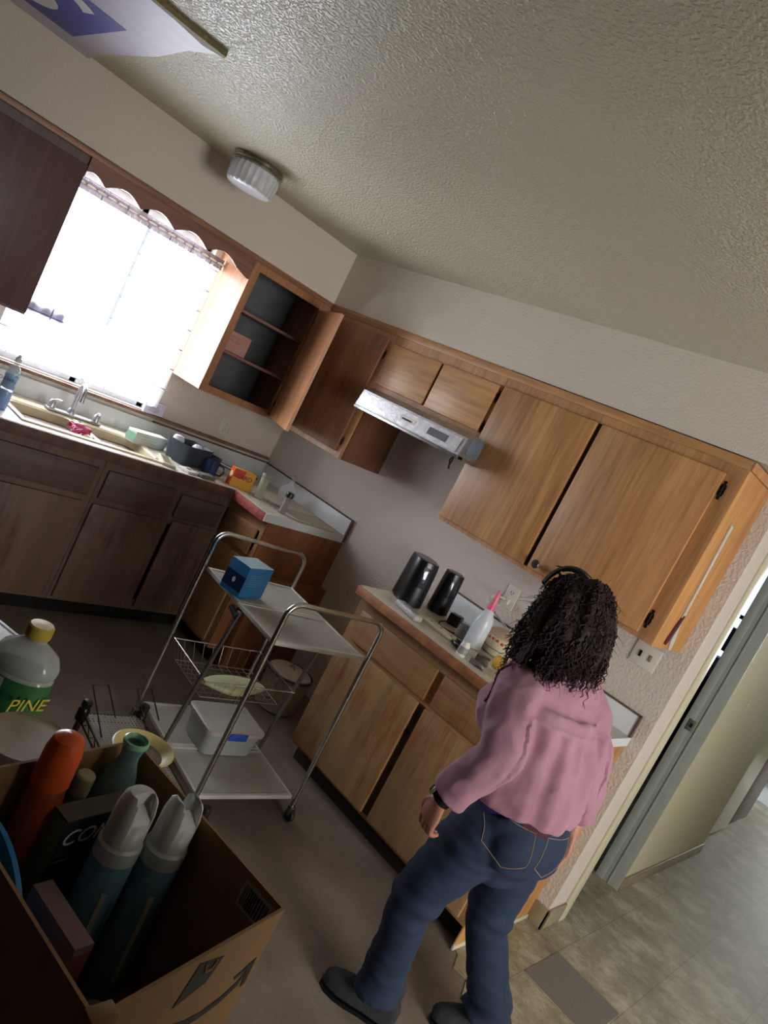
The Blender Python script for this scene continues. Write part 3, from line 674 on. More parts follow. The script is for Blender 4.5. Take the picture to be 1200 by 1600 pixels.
# thermometer-like blade and dark patch on the end of the big cabinet
t = thing('hanging_scraper', 'long pale strip with a dark red handle hanging on the end of the big cabinet', 'hanging tool', (2.9, -.17, 1.34))
m = MB(); m.ring_loft([[(2.9005+o, y+w*s, z) for o, s in ((0, -1), (.004, -1), (.004, 1), (0, 1))] for y, z, w in ((-.150, 1.325, .012), (-.165, 1.36, .020), (-.195, 1.44, .014), (-.205, 1.60, .010), (-.225, 1.86, .014))])
m.build('blade', plain('pale_blade', 'c5c3ba', .4, var=.2), t)
m = MB(); m.ring_loft([[(2.9005+o, y+w*s, z) for o, s in ((0, -1), (.008, -.7), (.008, .7), (0, 1))] for y, z, w in ((-.235, 1.345, .006), (-.225, 1.37, .014), (-.21, 1.43, .014), (-.20, 1.475, .006))])
m.build('handle', plain('maroon_handle', '4b1f22', .4), t)

# ------------------------------------------------------------------ things on the sink counter
Z1 = TH1 + .0006
def bottle_prof(m, prof, c, sx=1, sy=1, seg=28, ang=0): return m.lathe(prof, c, seg, sx=sx, sy=sy, ang=ang)
t = thing('dish_soap_bottle', 'clear bottle with blue dish soap at the left end of the sink', 'bottle', (.40, -1.865, Z1))
c = (.44, -1.86, Z1)
MB().lathe([(.030, 0), (.034, .006), (.034, .07), (.032, .085)], c, 24, sx=1.15, sy=.8).build('soap_liquid', plain('blue_soap', '1f7fe0', .15, var=.05, coat=.4), t)
MB().lathe([(.0355, .002), (.0355, .09), (.030, .12), (.034, .16), (.028, .19), (.012, .205), (.011, .215)], c, 24, sx=1.15, sy=.8).build('bottle_wall', clearish('clear_plastic', 'cfe2ee', .7), t)
MB().lathe([(.014, .2155), (.014, .232), (.008, .238), (.006, .25)], c, 20).build('cap', M_WHITEP, t)
MB().lathe([(.0362, .095), (.0312, .12), (.0347, .155)], c, 24, sx=1.16, sy=.81, cap0=False, cap1=False).build('label_sleeve', plain('soap_label', '8fb0d8', .5, var=.2), t)
text_part('DAWN', 'label_print', plain('navy_print', '22407c', .5), t, (.475, -1.885, Z1+.135), (.55, .8, 0), (0, 0, 1), .022)

t = thing('carton', 'long white and mint carton on the counter right of the sink', 'carton', (.22, -1.03, Z1))
m = MB(); m.box((-.035, -.115, 0), (.035, .115, .068), .002); m.build('box', plain('mint_white_carton', 'd6e0dc', .5, var=.04), t, local=True); t.location = (.235, -1.02, Z1); t.rotation_euler = (0, 0, .25); WM[t.name] = Matrix.Translation(t.location) @ t.rotation_euler.to_matrix().to_4x4()
m = MB(); m.box((-.036, -.1165, .012), (.036, -.1155, .055)); m.build('green_end', plain('mint_green', '8fc9a8', .5), t, local=True)
scribble('print', plain('grey_green_print', '7f9a94', .5), t, WM[t.name] @ Vector((.0352, .0, .035)), WM[t.name].to_3x3() @ Vector((0, 1, 0)), (0, 0, 1), .15, 3, .015, .0007)

t = thing('plastic_bin', 'dark blue-grey plastic bin with clear bags on the counter by the corner', 'bin', (.30, -.83, Z1))
def tub_rings(cx, cy, w, l, h, tp, z, rz=0, th=.003, wall=True):
    R = Matrix.Rotation(rz, 3, 'Z'); out = []
    for sc_, zz in ((tp, 0), (1, h), (1-2*th/w, h), (tp-2*th/w, th)):
        out.append([tuple(Vector((cx, cy, z+zz)) + R @ Vector((p[0], p[1], 0))) for p in rrect(-w/2*sc_, w/2*sc_, -l/2*sc_, l/2*sc_, min(w, l)*.12, 0, 3)])
    return out
m = MB(); m.ring_loft(tub_rings(.36, -.83, .16, .24, .115, .82, Z1, .35)); m.build('tub', plain('slate_bin', '3b4450', .45, var=.2), t)
m = MB(); m.lathe([(.0, .0), (.03, .01), (.035, .03), (.025, .05), (.0, .056)], (.33, -.90, Z1+.08), 14, cap0=False, cap1=False); m.build('clear_bag', clearish('crinkled_bag', 'e6e8ee', .35, .2), t)
m = MB(); m.lathe([(.0, .0), (.028, .01), (.03, .025), (.02, .04), (.0, .045)], (.38, -.80, Z1+.08), 12, cap0=False, cap1=False); m.build('clear_bag', clearish('crinkled_bag', 'e6e8ee', .35, .2), t)
t = thing('dish_tray', 'off-white slotted plastic tray on the counter edge right of the sink', 'tray', (.53, -.93, Z1))
R = Matrix.Rotation(.15, 3, 'Z')
m = MB(); m.box((.40, -1.055, Z1), (.60, -.985, Z1+.016), .004, rot=(0, 0, -.35)); m.build('slotted_bar', plain('grey_cream', 'b7b3a4', .5, var=.1), t)
m = MB(); 
for k in range(8): m.box((.425+.02*k, -1.05+.0*k-.0073*k+.03, Z1+.0161), (.435+.02*k, -1.01-.0073*k+.03, Z1+.0185), rot=(0, 0, -.35))
m.build('slots', M_DINGY, t)
t = thing('switch_plate_cover', 'loose white switch cover plate lying on the counter edge', 'cover plate', (.55, -.93, Z1))
m = MB(); m.box((.52, -.955, Z1), (.60, -.875, Z1+.014), .003, rot=(0, 0, .3)); m.build('plate', M_WHITEP, t); m = MB(); m.box((.548, -.925, Z1+.0142), (.572, -.905, Z1+.016), rot=(0, 0, .3)); m.build('slot', M_BLACK, t)
m = MB(); m.box((.545, -.87, Z1), (.605, -.76, Z1+.022), .007, rot=(0, 0, .2)); solo(m, 'sponge', plain('grey_scourer', '6f6a64', .9, var=.35, vscale=120, bump=.5), 'flat grey scouring sponge on the counter edge by the blue mug', 'sponge', (.57, -.82, Z1))
t = thing('mug', 'dark blue mug on the counter near the corner', 'mug', (.47, -.73, Z1))
c = (.47, -.73, Z1)
MB().lathe([(.034, 0), (.040, .004), (.041, .09), (.0385, .09), (.037, .008), (0, .007)], c, 28, cap1=False).build('body', plain('navy_glaze', '22365c', .25, var=.05), t)
MB().tube([(.47+.032, -.73+.025, Z1+.075), (.47+.052, -.73+.045, Z1+.072), (.47+.058, -.73+.052, Z1+.045), (.47+.050, -.73+.043, Z1+.02), (.47+.032, -.73+.025, Z1+.018)], .0055, 8).build('handle', plain('navy_glaze', '22365c', .25, var=.05), t)
t = thing('saucepan', 'black-handled small pan behind the blue mug', 'pan', (.33, -.62, Z1))
c = (.27, -.62, Z1)
MB().lathe([(.06, 0), (.068, .006), (.070, .07), (.067, .07), (.064, .01), (0, .009)], c, 28, cap1=False).build('bowl', plain('dark_pan', '2c2f36', .35, .3), t)
MB().tube([(.335, -.60, Z1+.058), (.45, -.56, Z1+.062), (.50, -.545, Z1+.062)], [.007, .009, .008], 8).build('handle', M_BLACK, t)
m = MB(); m.tube([(.15+.045*math.cos(a), -.74+.045*math.sin(a), Z1+.035+.03*math.sin(a*.5+1)) for a in [k*.4 for k in range(20)]], .003, 6)
solo(m, 'coiled_cord', M_BLACK, 'thin dark coiled cord behind the plastic bin', 'cord', (.15, -.74, Z1))
# baking soda style carton
t = thing('baking_soda_box', 'orange and yellow carton with red lettering on the counter corner', 'carton', (.56, -.575, Z1), -.22)
m = MB(); m.box((-.028, -.068, 0), (.028, .068, .105), .0015); m.build('box', plain('yellow_carton', 'd9a23a', .5, var=.06), t, local=True)
m = MB(); m.box((-.0288, -.0688, .0), (.0288, -.0676, .105)); m.box((.0281, -.068, .055), (.0288, .0, .105)); m.build('red_panel', plain('orange_red', 'd4472c', .5), t, local=True)
m = MB(); m.lathe([(.019, 0), (.019, .001)], (0, -.0689, .062), 20, axis=(0, -1, 0)); m.build('round_emblem', plain('cream_print', 'e8dcae', .5), t, local=True)
text_part('GARD', 'lettering', plain('maroon_print', '8c2030', .5), t, WM[t.name] @ Vector((.029, .0, .065)), WM[t.name].to_3x3() @ Vector((0, 1, 0)), (0, 0, 1), .038)
m = MB(); random.seed(21)
for k in range(4): m.tube([(.30+.03*math.cos(a*1.3+k), -.32+.05*math.sin(a+k), Z1+.02+.014*math.sin(2*a+k)) for a in [j*.5 for j in range(16)]], .009, 6)
solo(m, 'black_cable_bundle', M_BLACK, 'small heap of black cable in the counter corner behind the orange carton', 'cable', (.30, -.32, Z1))
t = thing('spice_jar', 'glass jar of pale green herbs on the counter corner', 'jar', (.665, -.50, Z1))
c = (.665, -.50, Z1)
MB().lathe([(.022, 0), (.026, .004), (.022, .03), (.0235, .10), (.027, .125)], c, 24).build('herbs', plain('herb_green', '8b8f6c', .8, var=.35, vscale=160), t)
MB().lathe([(.0275, 0), (.0275, .006), (.0235, .03), (.025, .10), (.0285, .126), (.0285, .135)], c, 24, cap1=False).build('glass', clearish('jar_glass', 'dfe6e0', .8), t)
MB().lathe([(.029, .1352), (.029, .145), (0, .147)], c, 24, cap1=False).build('lid', plain('sage_lid', '8e9478', .5), t)
t = thing('glass_flask', 'round clear glass bottle with a narrow neck near the wall corner', 'bottle', (.46, -.17, Z1))
c = (.52, -.18, Z1)
MB().lathe([(.03, 0), (.05, .01), (.056, .04), (.05, .07), (.03, .095), (.013, .115), (.012, .145)], c, 28, cap1=False).build('glass', clearish('flask_glass', 'd8dde0', .82), t)
MB().lathe([(.014, .1455), (.014, .162), (0, .163)], c, 20, cap1=False).build('cap', plain('grey_brown_cap', '8b8580', .5), t)
t = thing('pepper_grinder', 'peppercorn grinder with a black cap on the counter by the range gap', 'grinder', (.86, -.46, Z1))
c = (.86, -.46, Z1)
MB().lathe([(.020, 0), (.0215, .004), (.018, .03), (.0185, .085), (.020, .095)], c, 24).build('peppercorns', plain('maroon_corns', '5b3030', .6, var=.5, vscale=220), t)
MB().lathe([(.0225, 0), (.0225, .006), (.0192, .03), (.0197, .085), (.0215, .096)], c, 24, cap1=False).build('glass', clearish('jar_glass', 'dfe6e0', .8), t)
MB().lathe([(.0225, .0965), (.023, .118), (.020, .126), (0, .128)], c, 24, cap1=False).build('cap', M_BLACK, t)

# paper sheet curling on the counter by the gap
m = MB(); m.ring_loft([[(.70+.25*u, -.40+.36*v, Z1+.0005+.012*max(0, u-.6)**1.2*(1-v)) for u in [i/10 for i in range(11)]] for v in [j/8 for j in range(9)]], closed=False)
o = m.build('laminate_sheet', plain('curling_sheet', 'b9b09c', .5, var=.06), None); sol = o.modifiers.new('th', 'SOLIDIFY'); sol.thickness = .001; tag(o, 'curling beige sheet lying on the counter by the range gap', 'sheet')

# ------------------------------------------------------------------ things on the right counter
def oval_speaker(cx, cy, a, b_, h, lean, label, rz):
    t = thing('desktop_speaker', label, 'speaker', (cx, cy, Z1), rz)
    rings = []
    for k in range(11):
        v = k/10; s_ = 1-.10*v+.0*v
        if k == 10: s_ -= .03
        z = h*v
        rings.append([((a*s_)*math.copysign(abs(math.cos(q))**.75, math.cos(q)), (b_*s_)*math.copysign(abs(math.sin(q))**.75, math.sin(q))+lean*v, .006+z) for q in [2*PI*i/40 for i in range(40)]])
    m = MB(); m.ring_loft(rings); m.build('cabinet', M_BLACK, t, local=True)
    m = MB(); m.ring_loft([[((a*.93)*math.cos(q)*s_, (b_*.93)*math.sin(q)*s_+0, z) for q in [2*PI*i/32 for i in range(32)]] for s_, z in ((1, 0), (1.0, .0055))]); m.build('foot', plain('dark_foot', '3a3a3c', .5), t, local=True)
    m = MB(); m.ring_loft([[((a*.80)*math.cos(q)*s_, (b_*.80)*math.sin(q)*s_+lean, h+.0065+z) for q in [2*PI*i/32 for i in range(32)]] for s_, z in ((1, 0), (.97, .003))]); m.build('top_plate', plain('grey_top', '4a4b4e', .3, coat=.3), t, local=True)
    m = MB(); m.box((a*.90, -.022, h*.45), (a*.955, .020, h*.93), .003, rot=(0, -.08, 0)); m.build('gloss_strip', plain('gloss_strip', '2c303c', .12, coat=.6), t, local=True)
    return t
oval_speaker(1.822, -.38, .098, .068, .215, 0, 'wide black oval speaker at the left end of the right counter', -.55)
oval_speaker(1.895, -.215, .052, .05, .205, 0, 'narrower black oval speaker beside the white spray bottle side', -.5)['label'] = 'narrower black oval speaker nearest the backsplash'
t = thing('handset', 'off-white cordless handset lying on the right counter edge', 'handset', (2.0, -.54, Z1))
m = MB(); m.box((1.90, -.575, Z1), (2.075, -.525, Z1+.028), .009, 3, rot=(0, 0, -.28)); m.build('body', plain('greyed_plastic', 'b2b0ae', .45), t)
m = MB(); m.box((1.94, -.565, Z1+.0282), (2.05, -.535, Z1+.030), .0, rot=(0, 0, -.28)); m.build('button_panel', plain('grey_buttons', '8f8e92', .5, var=.3, vscale=150), t)
t = thing('power_strip', 'cream strip with three screw holes on the right counter', 'strip', (2.12, -.45, Z1))
m = MB(); m.box((2.02, -.50, Z1), (2.23, -.435, Z1+.016), .003, rot=(0, 0, -.05)); m.build('plate', plain('cream_bar', 'beb49a', .5), t)
for x in (2.06, 2.125, 2.19): MB().lathe([(.006, 0), (.006, .001)], (x, -.465-.05*(x-2.125), Z1+.0161), 12).build('hole', M_BLACK, t)
m = MB(); m.box((2.00, -.27, Z1), (2.06, -.215, Z1+.055), .006, rot=(0, 0, .3)); m.tube([(2.03, -.27, Z1+.02), (2.02, -.34, Z1+.004), (2.06, -.40, Z1+.004), (2.12, -.38, Z1+.004), (2.15, -.33, Z1+.004)], .004, 6)
solo(m, 'power_adapter', M_BLACK, 'black power adapter with a short cord behind the cream strip', 'adapter', (2.04, -.26, Z1))
m = MB(); m.box((2.125, -.37, Z1), (2.175, -.31, Z1+.06), .008, rot=(0, 0, .5)); solo(m, 'grey_block', plain('grey_block', '77767a', .5), 'small grey plastic block left of the spray bottle', 'block', (2.15, -.295, Z1))
# spray bottle
t = thing('spray_bottle', 'translucent white bottle with a tall pink nozzle on the right counter', 'bottle', (2.235, -.36, Z1))
c = (2.235, -.36, Z1)
MB().lathe([(.036, 0), (.042, .006), (.042, .11), (.040, .135), (.022, .175), (.015, .185)], c, 28).build('bottle', plain('milky_plastic', 'cdd6dc', .3, trans=.15), t)
MB().lathe([(.0175, .1855), (.0175, .20), (.015, .205)], c, 20).build('collar', plain('pink_cap', 'd8557c', .4), t)
MB().lathe([(.0165, .2055), (.014, .235), (.010, .262), (.006, .278), (.0, .282)], c, 20, cap1=False).build('nozzle', plain('pink_nozzle', 'cf6a80', .4, var=.15), t)
random.seed(31); m = MB()
for k in range(7): m.tube([(2.26+.035*math.cos(a*1.2+k)+.004*k, -.52+.035*math.sin(a+k*.7), Z1+.014+.011*math.sin(2*a+k)) for a in [j*.5 for j in range(14)]], .0035, 6)
solo(m, 'black_cable_bundle', M_BLACK, 'tangle of thin black cable in front of the spray bottle', 'cable', (2.26, -.52, Z1))
t = thing('pill_bottle', 'small white bottle with grey print on the right counter edge', 'bottle', (2.335, -.575, Z1))
c = (2.335, -.575, Z1)
MB().lathe([(.021, 0), (.0225, .003), (.020, .05), (.016, .056), (.016, .066), (0, .067)], c, 24, cap1=False).build('bottle', M_WHITEP, t)
MB().lathe([(.0229, .012), (.0213, .042)], c, 24, cap0=False, cap1=False).build('printed_band', plain('grey_print_band', '8f9095', .5, var=.5, vscale=200), t)
m = MB(); random.seed(8)
m.box((2.36, -.52, Z1), (2.42, -.47, Z1+.035), .004, rot=(.0, 0, .5)); solo(m, 'metal_bracket', plain('dark_bracket', '55524c', .4, .6, var=.3), 'small dark metal bracket near the printed bottle', 'bracket', (2.39, -.495, Z1))
m = MB(); m.tube([(2.385, -.575, Z1+.012), (2.43, -.56, Z1+.012), (2.46, -.57, Z1+.012)], .011, 10); solo(m, 'small_battery', plain('grey_metal', '7f7c76', .4, .5), 'short grey metal cylinder on the right counter edge', 'battery', (2.42, -.565, Z1))
m = MB(); m.ring_loft([[(2.40+.13*u+.0*k, -.415+r*math.cos(a), Z1+.03+r*math.sin(a)) for a in [2*PI*i/16 for i in range(16)]] for u, r, k in ((0, .022, 0), (.05, .029, 0), (.95, .029, 0), (1, .024, 0))])
solo(m, 'yellow_roll', plain('yellow_cloth', 'c79a3a', .7, var=.15), 'mustard yellow roll beside the woman\'s shoulder on the right counter', 'roll', (2.46, -.415, Z1))
# patterned crock with white cord to the outlet
t = thing('ceramic_crock', 'white ceramic warmer with red floral bands near the outlet', 'crock', (2.29, -.205, Z1))
c = (2.29, -.205, Z1)
MB().lathe([(.072, 0), (.085, .006), (.090, .05), (.086, .088)], c, 40).build('base', plain('cream_ceramic', 'c9bfa8', .3, var=.05), t)
MB().lathe([(.0925, .0885), (.093, .094), (.088, .098), (.06, .112), (.03, .118), (0, .119)], c, 40, cap1=False).build('lid', plain('cream_ceramic_lid', 'c2a890', .3, var=.08), t)
for z, r in ((.068, .0893), ):
    m = MB()
    for k in range(22):
        a = 2*PI*k/22; p = Vector((c[0]+r*math.cos(a), c[1]+r*math.sin(a), c[2]+z+.006*math.sin(3*a)))
        m.lathe([(.007, -.001), (.006, .0015), (0, .002)], p, 8, axis=(math.cos(a), math.sin(a), 0), cap1=False)
    m.build('red_flower_band', plain('red_floral', 'b5432f', .5), t)
m = MB(); m.tube([(c[0]+.0905*math.cos(a), c[1]+.0905*math.sin(a), Z1+.034) for a in [2*PI*k/40 for k in range(40)]], .0015, 6, loop=True); m.build('green_line', plain('green_line', '4f5a44', .5), t)
m = MB(); m.lathe([(.010, 0), (.013, .005), (.009, .014), (0, .016)], (c[0], c[1], Z1+.119), 14, cap1=False); m.build('lid_knob', plain('cream_ceramic', 'c9bfa8', .3, var=.05), t)
m = MB(); m.tube([(2.098, -.012, 1.116), (2.085, -.045, 1.122), (2.06, -.075, 1.122), (2.055, -.10, 1.10), (2.09, -.125, 1.075), (2.17, -.16, 1.055), (2.25, -.19, 1.042)], .0045, 8); m.box((2.083, -.034, 1.10), (2.113, -.0102, 1.13), .004)
solo(m, 'white_cable', plain('white_cord', 'c9c5ba', .5), 'white power cord looping from the outlet down to the lid of the floral crock', 'cord', (2.2, -.1, Z1))

# ------------------------------------------------------------------ enamel pot on the floor of the range gap
t = thing('stock_pot', 'beige speckled pot with a dark rimmed lid on the floor in the range gap', 'pot', (1.33, -.30, .001))
c = (1.33, -.33, .001)
MB().lathe([(.105, 0), (.118, .01), (.125, .19), (.128, .20)], c, 40).build('body', plain('speckled_enamel', 'a59a80', .5, var=.25, vscale=50), t)
MB().tube([(c[0]+.128*math.cos(a), c[1]+.128*math.sin(a), .207) for a in [2*PI*k/48 for k in range(48)]], .006, 8, loop=True).build('rim', plain('dark_rim', '3b3833', .5), t)
MB().lathe([(.122, .203), (.118, .212), (.07, .226), (.0, .230)], c, 40, cap1=False).build('lid', plain('taupe_lid', 'a89a86', .5, var=.1), t)
MB().tube([(c[0]-.02, c[1], .23), (c[0]-.012, c[1], .245), (c[0]+.012, c[1], .245), (c[0]+.02, c[1], .23)], .005, 8).build('lid_knob', M_DINGY, t)
m = MB(); random.seed(4)
for k in range(5):
    x, y = 1.60+random.uniform(-.08, .05), -.12+random.uniform(-.06, .06)
    m.tube([(x+.1*math.cos(a+k), y+.06*math.sin(a*1.3+k), .008+.004*math.sin(a*3)) for a in [j*.4 for j in range(14)]], .006, 6)
solo(m, 'black_hose', M_BLACK, 'black cables lying on the floor at the back of the range gap', 'cable', (1.6, -.12, .001))
m = MB(); m.box((1.66, -.045, .001), (1.735, -.02, .33), .002); solo(m, 'wood_scrap', plain('grey_board', '8a8272', .7), 'grey board standing against the wall in the range gap', 'board', (1.70, -.03, .001))

# ------------------------------------------------------------------ folding trolley
CT_LOC = (1.800, -1.062, 0); CT_RZ = math.radians(-6.8)
t = thing('folding_trolley', 'chrome framed folding trolley with perforated white shelves in the middle of the floor', 'trolley', CT_LOC, CT_RZ)
HL, HW = .315, .237
def u_frame(x):
    r = .055; pts = [(x, -HW, .062), (x, -HW, .86)]
    pts += [(x, -HW+r-r*math.cos(a), .86+r*math.sin(a)) for a in [PI/2*k/6 for k in range(1, 7)]]
    pts += [(x, HW-r+r*math.sin(a), .86+r*math.cos(a)) for a in [PI/2*k/6 for k in range(0, 7)]]
    pts += [(x, HW, .062)]
    return MB().tube(pts, .0105, 12)
for x in (-HL, HL): u_frame(x).build('end_frame', M_CHROME, t, local=True)
for y in (-HW, HW):
    m = MB(); m.tube([(.055, y*.985, .735), (.01, y*.985, .40), (-.02, y*.985, .10)], .0095, 10); m.build('hinge_leg', M_DULLCH, t, local=True)
m = MB(); m.tube([(.03, -HW*.985, .735), (.03, HW*.985, .735)], .006, 8); m.tube([(-.01, -HW*.985, .725), (.06, -HW*.985-.004, .712)], .012, 8); m.build('fold_clip', M_BLACK, t, local=True)
def perf(name, col, pitch=.0095):
    m, nt, b = _nodes(name); b.inputs['Roughness'].default_value = .45; b.inputs['Metallic'].default_value = .1
    n = _noise(nt, _coords(nt), 6, 4); c = srgb(col); r = _ramp(nt, n.outputs[0], [(.3, tuple(x*.82 for x in c)), (.7, c)]); nt.links.new(r.outputs[0], b.inputs['Base Color'])
    mp = _coords(nt, (1/pitch, 1/pitch, 1/pitch))
    v = nt.nodes.new('ShaderNodeVectorMath'); v.operation = 'FRACTION'; nt.links.new(mp.outputs[0], v.inputs[0])
    s_ = nt.nodes.new('ShaderNodeVectorMath'); s_.operation = 'SUBTRACT'; s_.inputs[1].default_value = (.5, .5, .5); nt.links.new(v.outputs[0], s_.inputs[0])
    q = nt.nodes.new('ShaderNodeVectorMath'); q.operation = 'MULTIPLY'; q.inputs[1].default_value = (1, 1, 0); nt.links.new(s_.outputs[0], q.inputs[0])
    l = nt.nodes.new('ShaderNodeVectorMath'); l.operation = 'LENGTH'; nt.links.new(q.outputs[0], l.inputs[0])
    g = nt.nodes.new('ShaderNodeMath'); g.operation = 'GREATER_THAN'; g.inputs[1].default_value = .27; nt.links.new(l.outputs['Value'], g.inputs[0])
    nt.links.new(g.outputs[0], b.inputs['Alpha']); return m
M_PERF = perf('perforated_white_steel', 'c3c0b6'); M_RIM = plain('white_steel_rim', 'c6c3b9', .4, .1, var=.08)
def tray(x0, x1, z, name):
    m = MB(); m.box((x0+.012, -HW+.018, z), (x1-.012, HW-.018, z+.0012)); p = m.build('shelf', M_PERF, t, local=True, smooth=False)
    m = MB(); y0, y1 = -HW+.012, HW-.012
    m.box((x0, y0, z-.012), (x1, y0+.010, z+.004), .001); m.box((x0, y1-.010, z-.012), (x1, y1, z+.004), .001)
    m.box((x0, y0+.0101, z-.012), (x0+.016, y1-.0101, z+.004), .001); m.box((x1-.016, y0+.0101, z-.012), (x1, y1-.0101, z+.004), .001)
    m.build('shelf_rim', M_RIM, p, local=True)
for z in (.752, .098):
    tray(-HL+.012, -.002, z, 't'); tray(.002, HL-.012, z, 't')
m = MB()
for y in (-HW, HW): m.tube([(-HL, y, .30), (-HL, y, .30001)], .01)
m.bm.free()
for x in (-HL, HL):
    for y in (-HW, HW):
        m = MB(); m.lathe([(.006, -.009), (.024, -.009), (.026, -.006), (.026, .006), (.024, .009), (.006, .009)], (x+.012, y, .027), 20, axis=(0, 1, 0)); 
        w_ = m.build('caster', plain('caster_rubber', '2b2a28', .6), t, local=True)
        m = MB(); m.box((x-.006, y-.014, .024), (x+.018, y-.0105, .062), .001); m.box((x-.006, y+.0105, .024), (x+.018, y+.014, .062), .001); m.box((x-.006, y-.014, .0555), (x+.018, y+.014, .064), .001)
        m.build('caster_fork', M_DULLCH, w_, local=True)
# wire basket hung inside the trolley
WMt = WM[t.name]
def TL(p): return tuple(WMt @ Vector(p))
bx0, bx1, by0, by1, bz0, bz1 = -.30, .035, -HW+.014, HW-.014, .332, .415
k = thing('wire_basket', 'chrome wire basket hung across the middle of the trolley', 'basket', TL((-.13, 0, bz0)))
def loopb(x0, x1, y0, y1, z): return [TL(p) for p in ((x0, y0, z), (x1, y0, z), (x1, y1, z), (x0, y1, z), (x0, y0, z))]
m = MB(); lp = loopb(bx0, bx1, by0, by1, bz1)
for a, b_ in zip(lp, lp[1:]): m.tube([a, b_], .0032, 8)
m.build('top_rim', M_CHROME, k)
m = MB(); ix = .03
lb = loopb(bx0+ix, bx1-ix, by0+ix, by1-ix, bz0)
for a, b_ in zip(lb, lb[1:]): m.tube([a, b_], .002, 6)
n = 9
for i in range(n):
    u = i/(n-1); x = bx0+ix+(bx1-bx0-2*ix)*u
    m.tube([TL(p) for p in ((bx0+(bx1-bx0)*u, by0, bz1), (x, by0+ix, bz0), (x, by1-ix, bz0), (bx0+(bx1-bx0)*u, by1, bz1))], .0014, 5)
for i in range(10):
    u = i/9; y = by0+ix+(by1-by0-2*ix)*u
    m.tube([TL(p) for p in ((bx0, by0+(by1-by0)*u, bz1), (bx0+ix, y, bz0), (bx1-ix, y, bz0), (bx1, by0+(by1-by0)*u, bz1))], .0014, 5)
m.build('wire_grid', plain('basket_wire', 'a09d96', .3, .8), k)
# wrapped bag in the basket
m = MB(); rings = []
for i in range(17):
    u = i/16; r = math.sin(PI*(.04+.92*u))**.55
    rings.append([TL((-.03-.02+.055*r*math.cos(a)+.008*math.sin(5*u+a), -.17+.30*u, bz0+.036+.030*r*math.sin(a)*(1+.15*math.sin(9*u+3*a)))) for a in [2*PI*q/20 for q in range(20)]])
m.ring_loft(rings)
solo(m, 'wrapped_bag', plain('pale_yellow_green_plastic', 'c3c79a', .3, var=.12, vscale=30, bump=.5, bscale=60, stretch=(1, .3, 1)), 'pale yellow-green plastic wrapped bundle lying in the wire basket', 'bundle', TL((-.05, 0, bz0+.004)))
# plastic container on the bottom shelf
k = thing('storage_container', 'translucent storage container with a blue latch on the bottom shelf of the trolley', 'container', TL((-.04, .02, .1035)), CT_RZ)
def rr(w, l, r, z): return rrect(-w/2, w/2, -l/2, l/2, r, z, 4)
m = MB(); m.ring_loft([rr(.19, .24, .03, 0), rr(.215, .265, .03, .10)]); m.build('tub', plain('frosted_tub', 'a5aaa8', .3, var=.06), k, local=True)
m = MB(); m.ring_loft([rr(.232, .282, .032, .1003), rr(.232, .282, .032, .114), rr(.215, .265, .03, .120)]); m.build('lid', plain('frosted_lid', 'b7b5ad', .35, var=.06), k, local=True)
m = MB(); m.box((.1165, -.045, .085), (.121, .045, .117), .002); lt = m.build('latch', plain('blue_latch', '2f55b8', .35), k, local=True); lt['label'] = 'bright blue latch'
# blue carton on the top shelf
k = thing('blue_carton', 'blue carton with a navy label standing on the trolley\'s top shelf', 'carton', (1.683, -1.215, .7575), .22)
m = MB(); m.box((-.052, -.075, 0), (.052, .075, .13), .001); m.build('box', plain('mid_blue_card', '2f78b4', .45, var=.04), k, local=True)
m = MB(); m.box((-.0515, -.0745, .1301), (.0515, .0745, .1308)); m.build('top_flap', plain('pale_blue_card', '9fb6c4', .5), k, local=True)
m = MB(); m.box((-.0523, -.0757, .02), (.0523, -.0751, .085)); m.build('navy_label', plain('navy_label', '16315e', .45), k, local=True)
m = MB(); m.lathe([(.011, 0), (.011, .0006)], (0, -.0758, .055), 16, axis=(0, -1, 0), sx=.7); m.build('white_emblem', M_WHITEI, k, local=True)
W_ = WM[k.name]
scribble('small_print', plain('pale_print', 'a8cbe0', .5), k, W_ @ Vector((.0522, .005, .075)), W_.to_3x3() @ Vector((0, 1, 0)), (0, 0, 1), .11, 6, .009, .0005)
# ------------------------------------------------------------------ small table beside the camera that carries the box
t = thing('side_table', 'low brown table hidden under the cardboard box', 'table', (2.95, -2.85, 0))
t['label'] = 'plain brown table under the open cardboard box'
m = MB(); m.box((2.44, -3.35, .750), (3.40, -2.375, .780), .004); m.build('tabletop', plain('table_brown', '5b4a3a', .6), t)
for x in (2.48, 3.36):
    for y in (-3.30, -2.43): MB().box((x-.02, y-.02, .001), (x+.02, y+.02, .75), .003).build('leg', plain('table_brown', '5b4a3a', .6), t)
TZ = .7808
# ------------------------------------------------------------------ the open cardboard box
A_, B_, C_ = Vector((3.016, -2.463, 0)), Vector((3.354, -2.418, 0)), Vector((3.412, -2.695, 0)); D_ = A_ + (C_-B_)
t = thing('cardboard_box', 'open brown cardboard box full of cleaning cans in the lower left', 'box', tuple(((A_+C_)/2) + Vector((0, 0, TZ))))
ZR = 1.05
def wallpiece(p, q, inw, z0, z1, th=.004):
    m = MB(); nn = inw*th
    m.prism([(p.x, p.y), (q.x, q.y), ((q+nn).x, (q+nn).y), ((p+nn).x, (p+nn).y)], z0, z1); return m
cen = (A_+C_)/2
for p, q, nm, lb in ((A_, B_, 'side_wall', None), (B_, C_, 'end_wall', 'printed end wall'), (C_, D_, 'side_wall', None), (D_, A_, 'end_wall', None)):
    e = (q-p).normalized(); inn = Vector((-e.y, e.x, 0)); 
    if inn.dot(cen-p) < 0: inn = -inn
    sh = .0041 if nm == 'side_wall' else 0
    o = wallpiece(p+e*sh, q-e*sh, inn, TZ+.0042, ZR).build(nm, M_CARD, t)
    if lb: o['label'] = lb
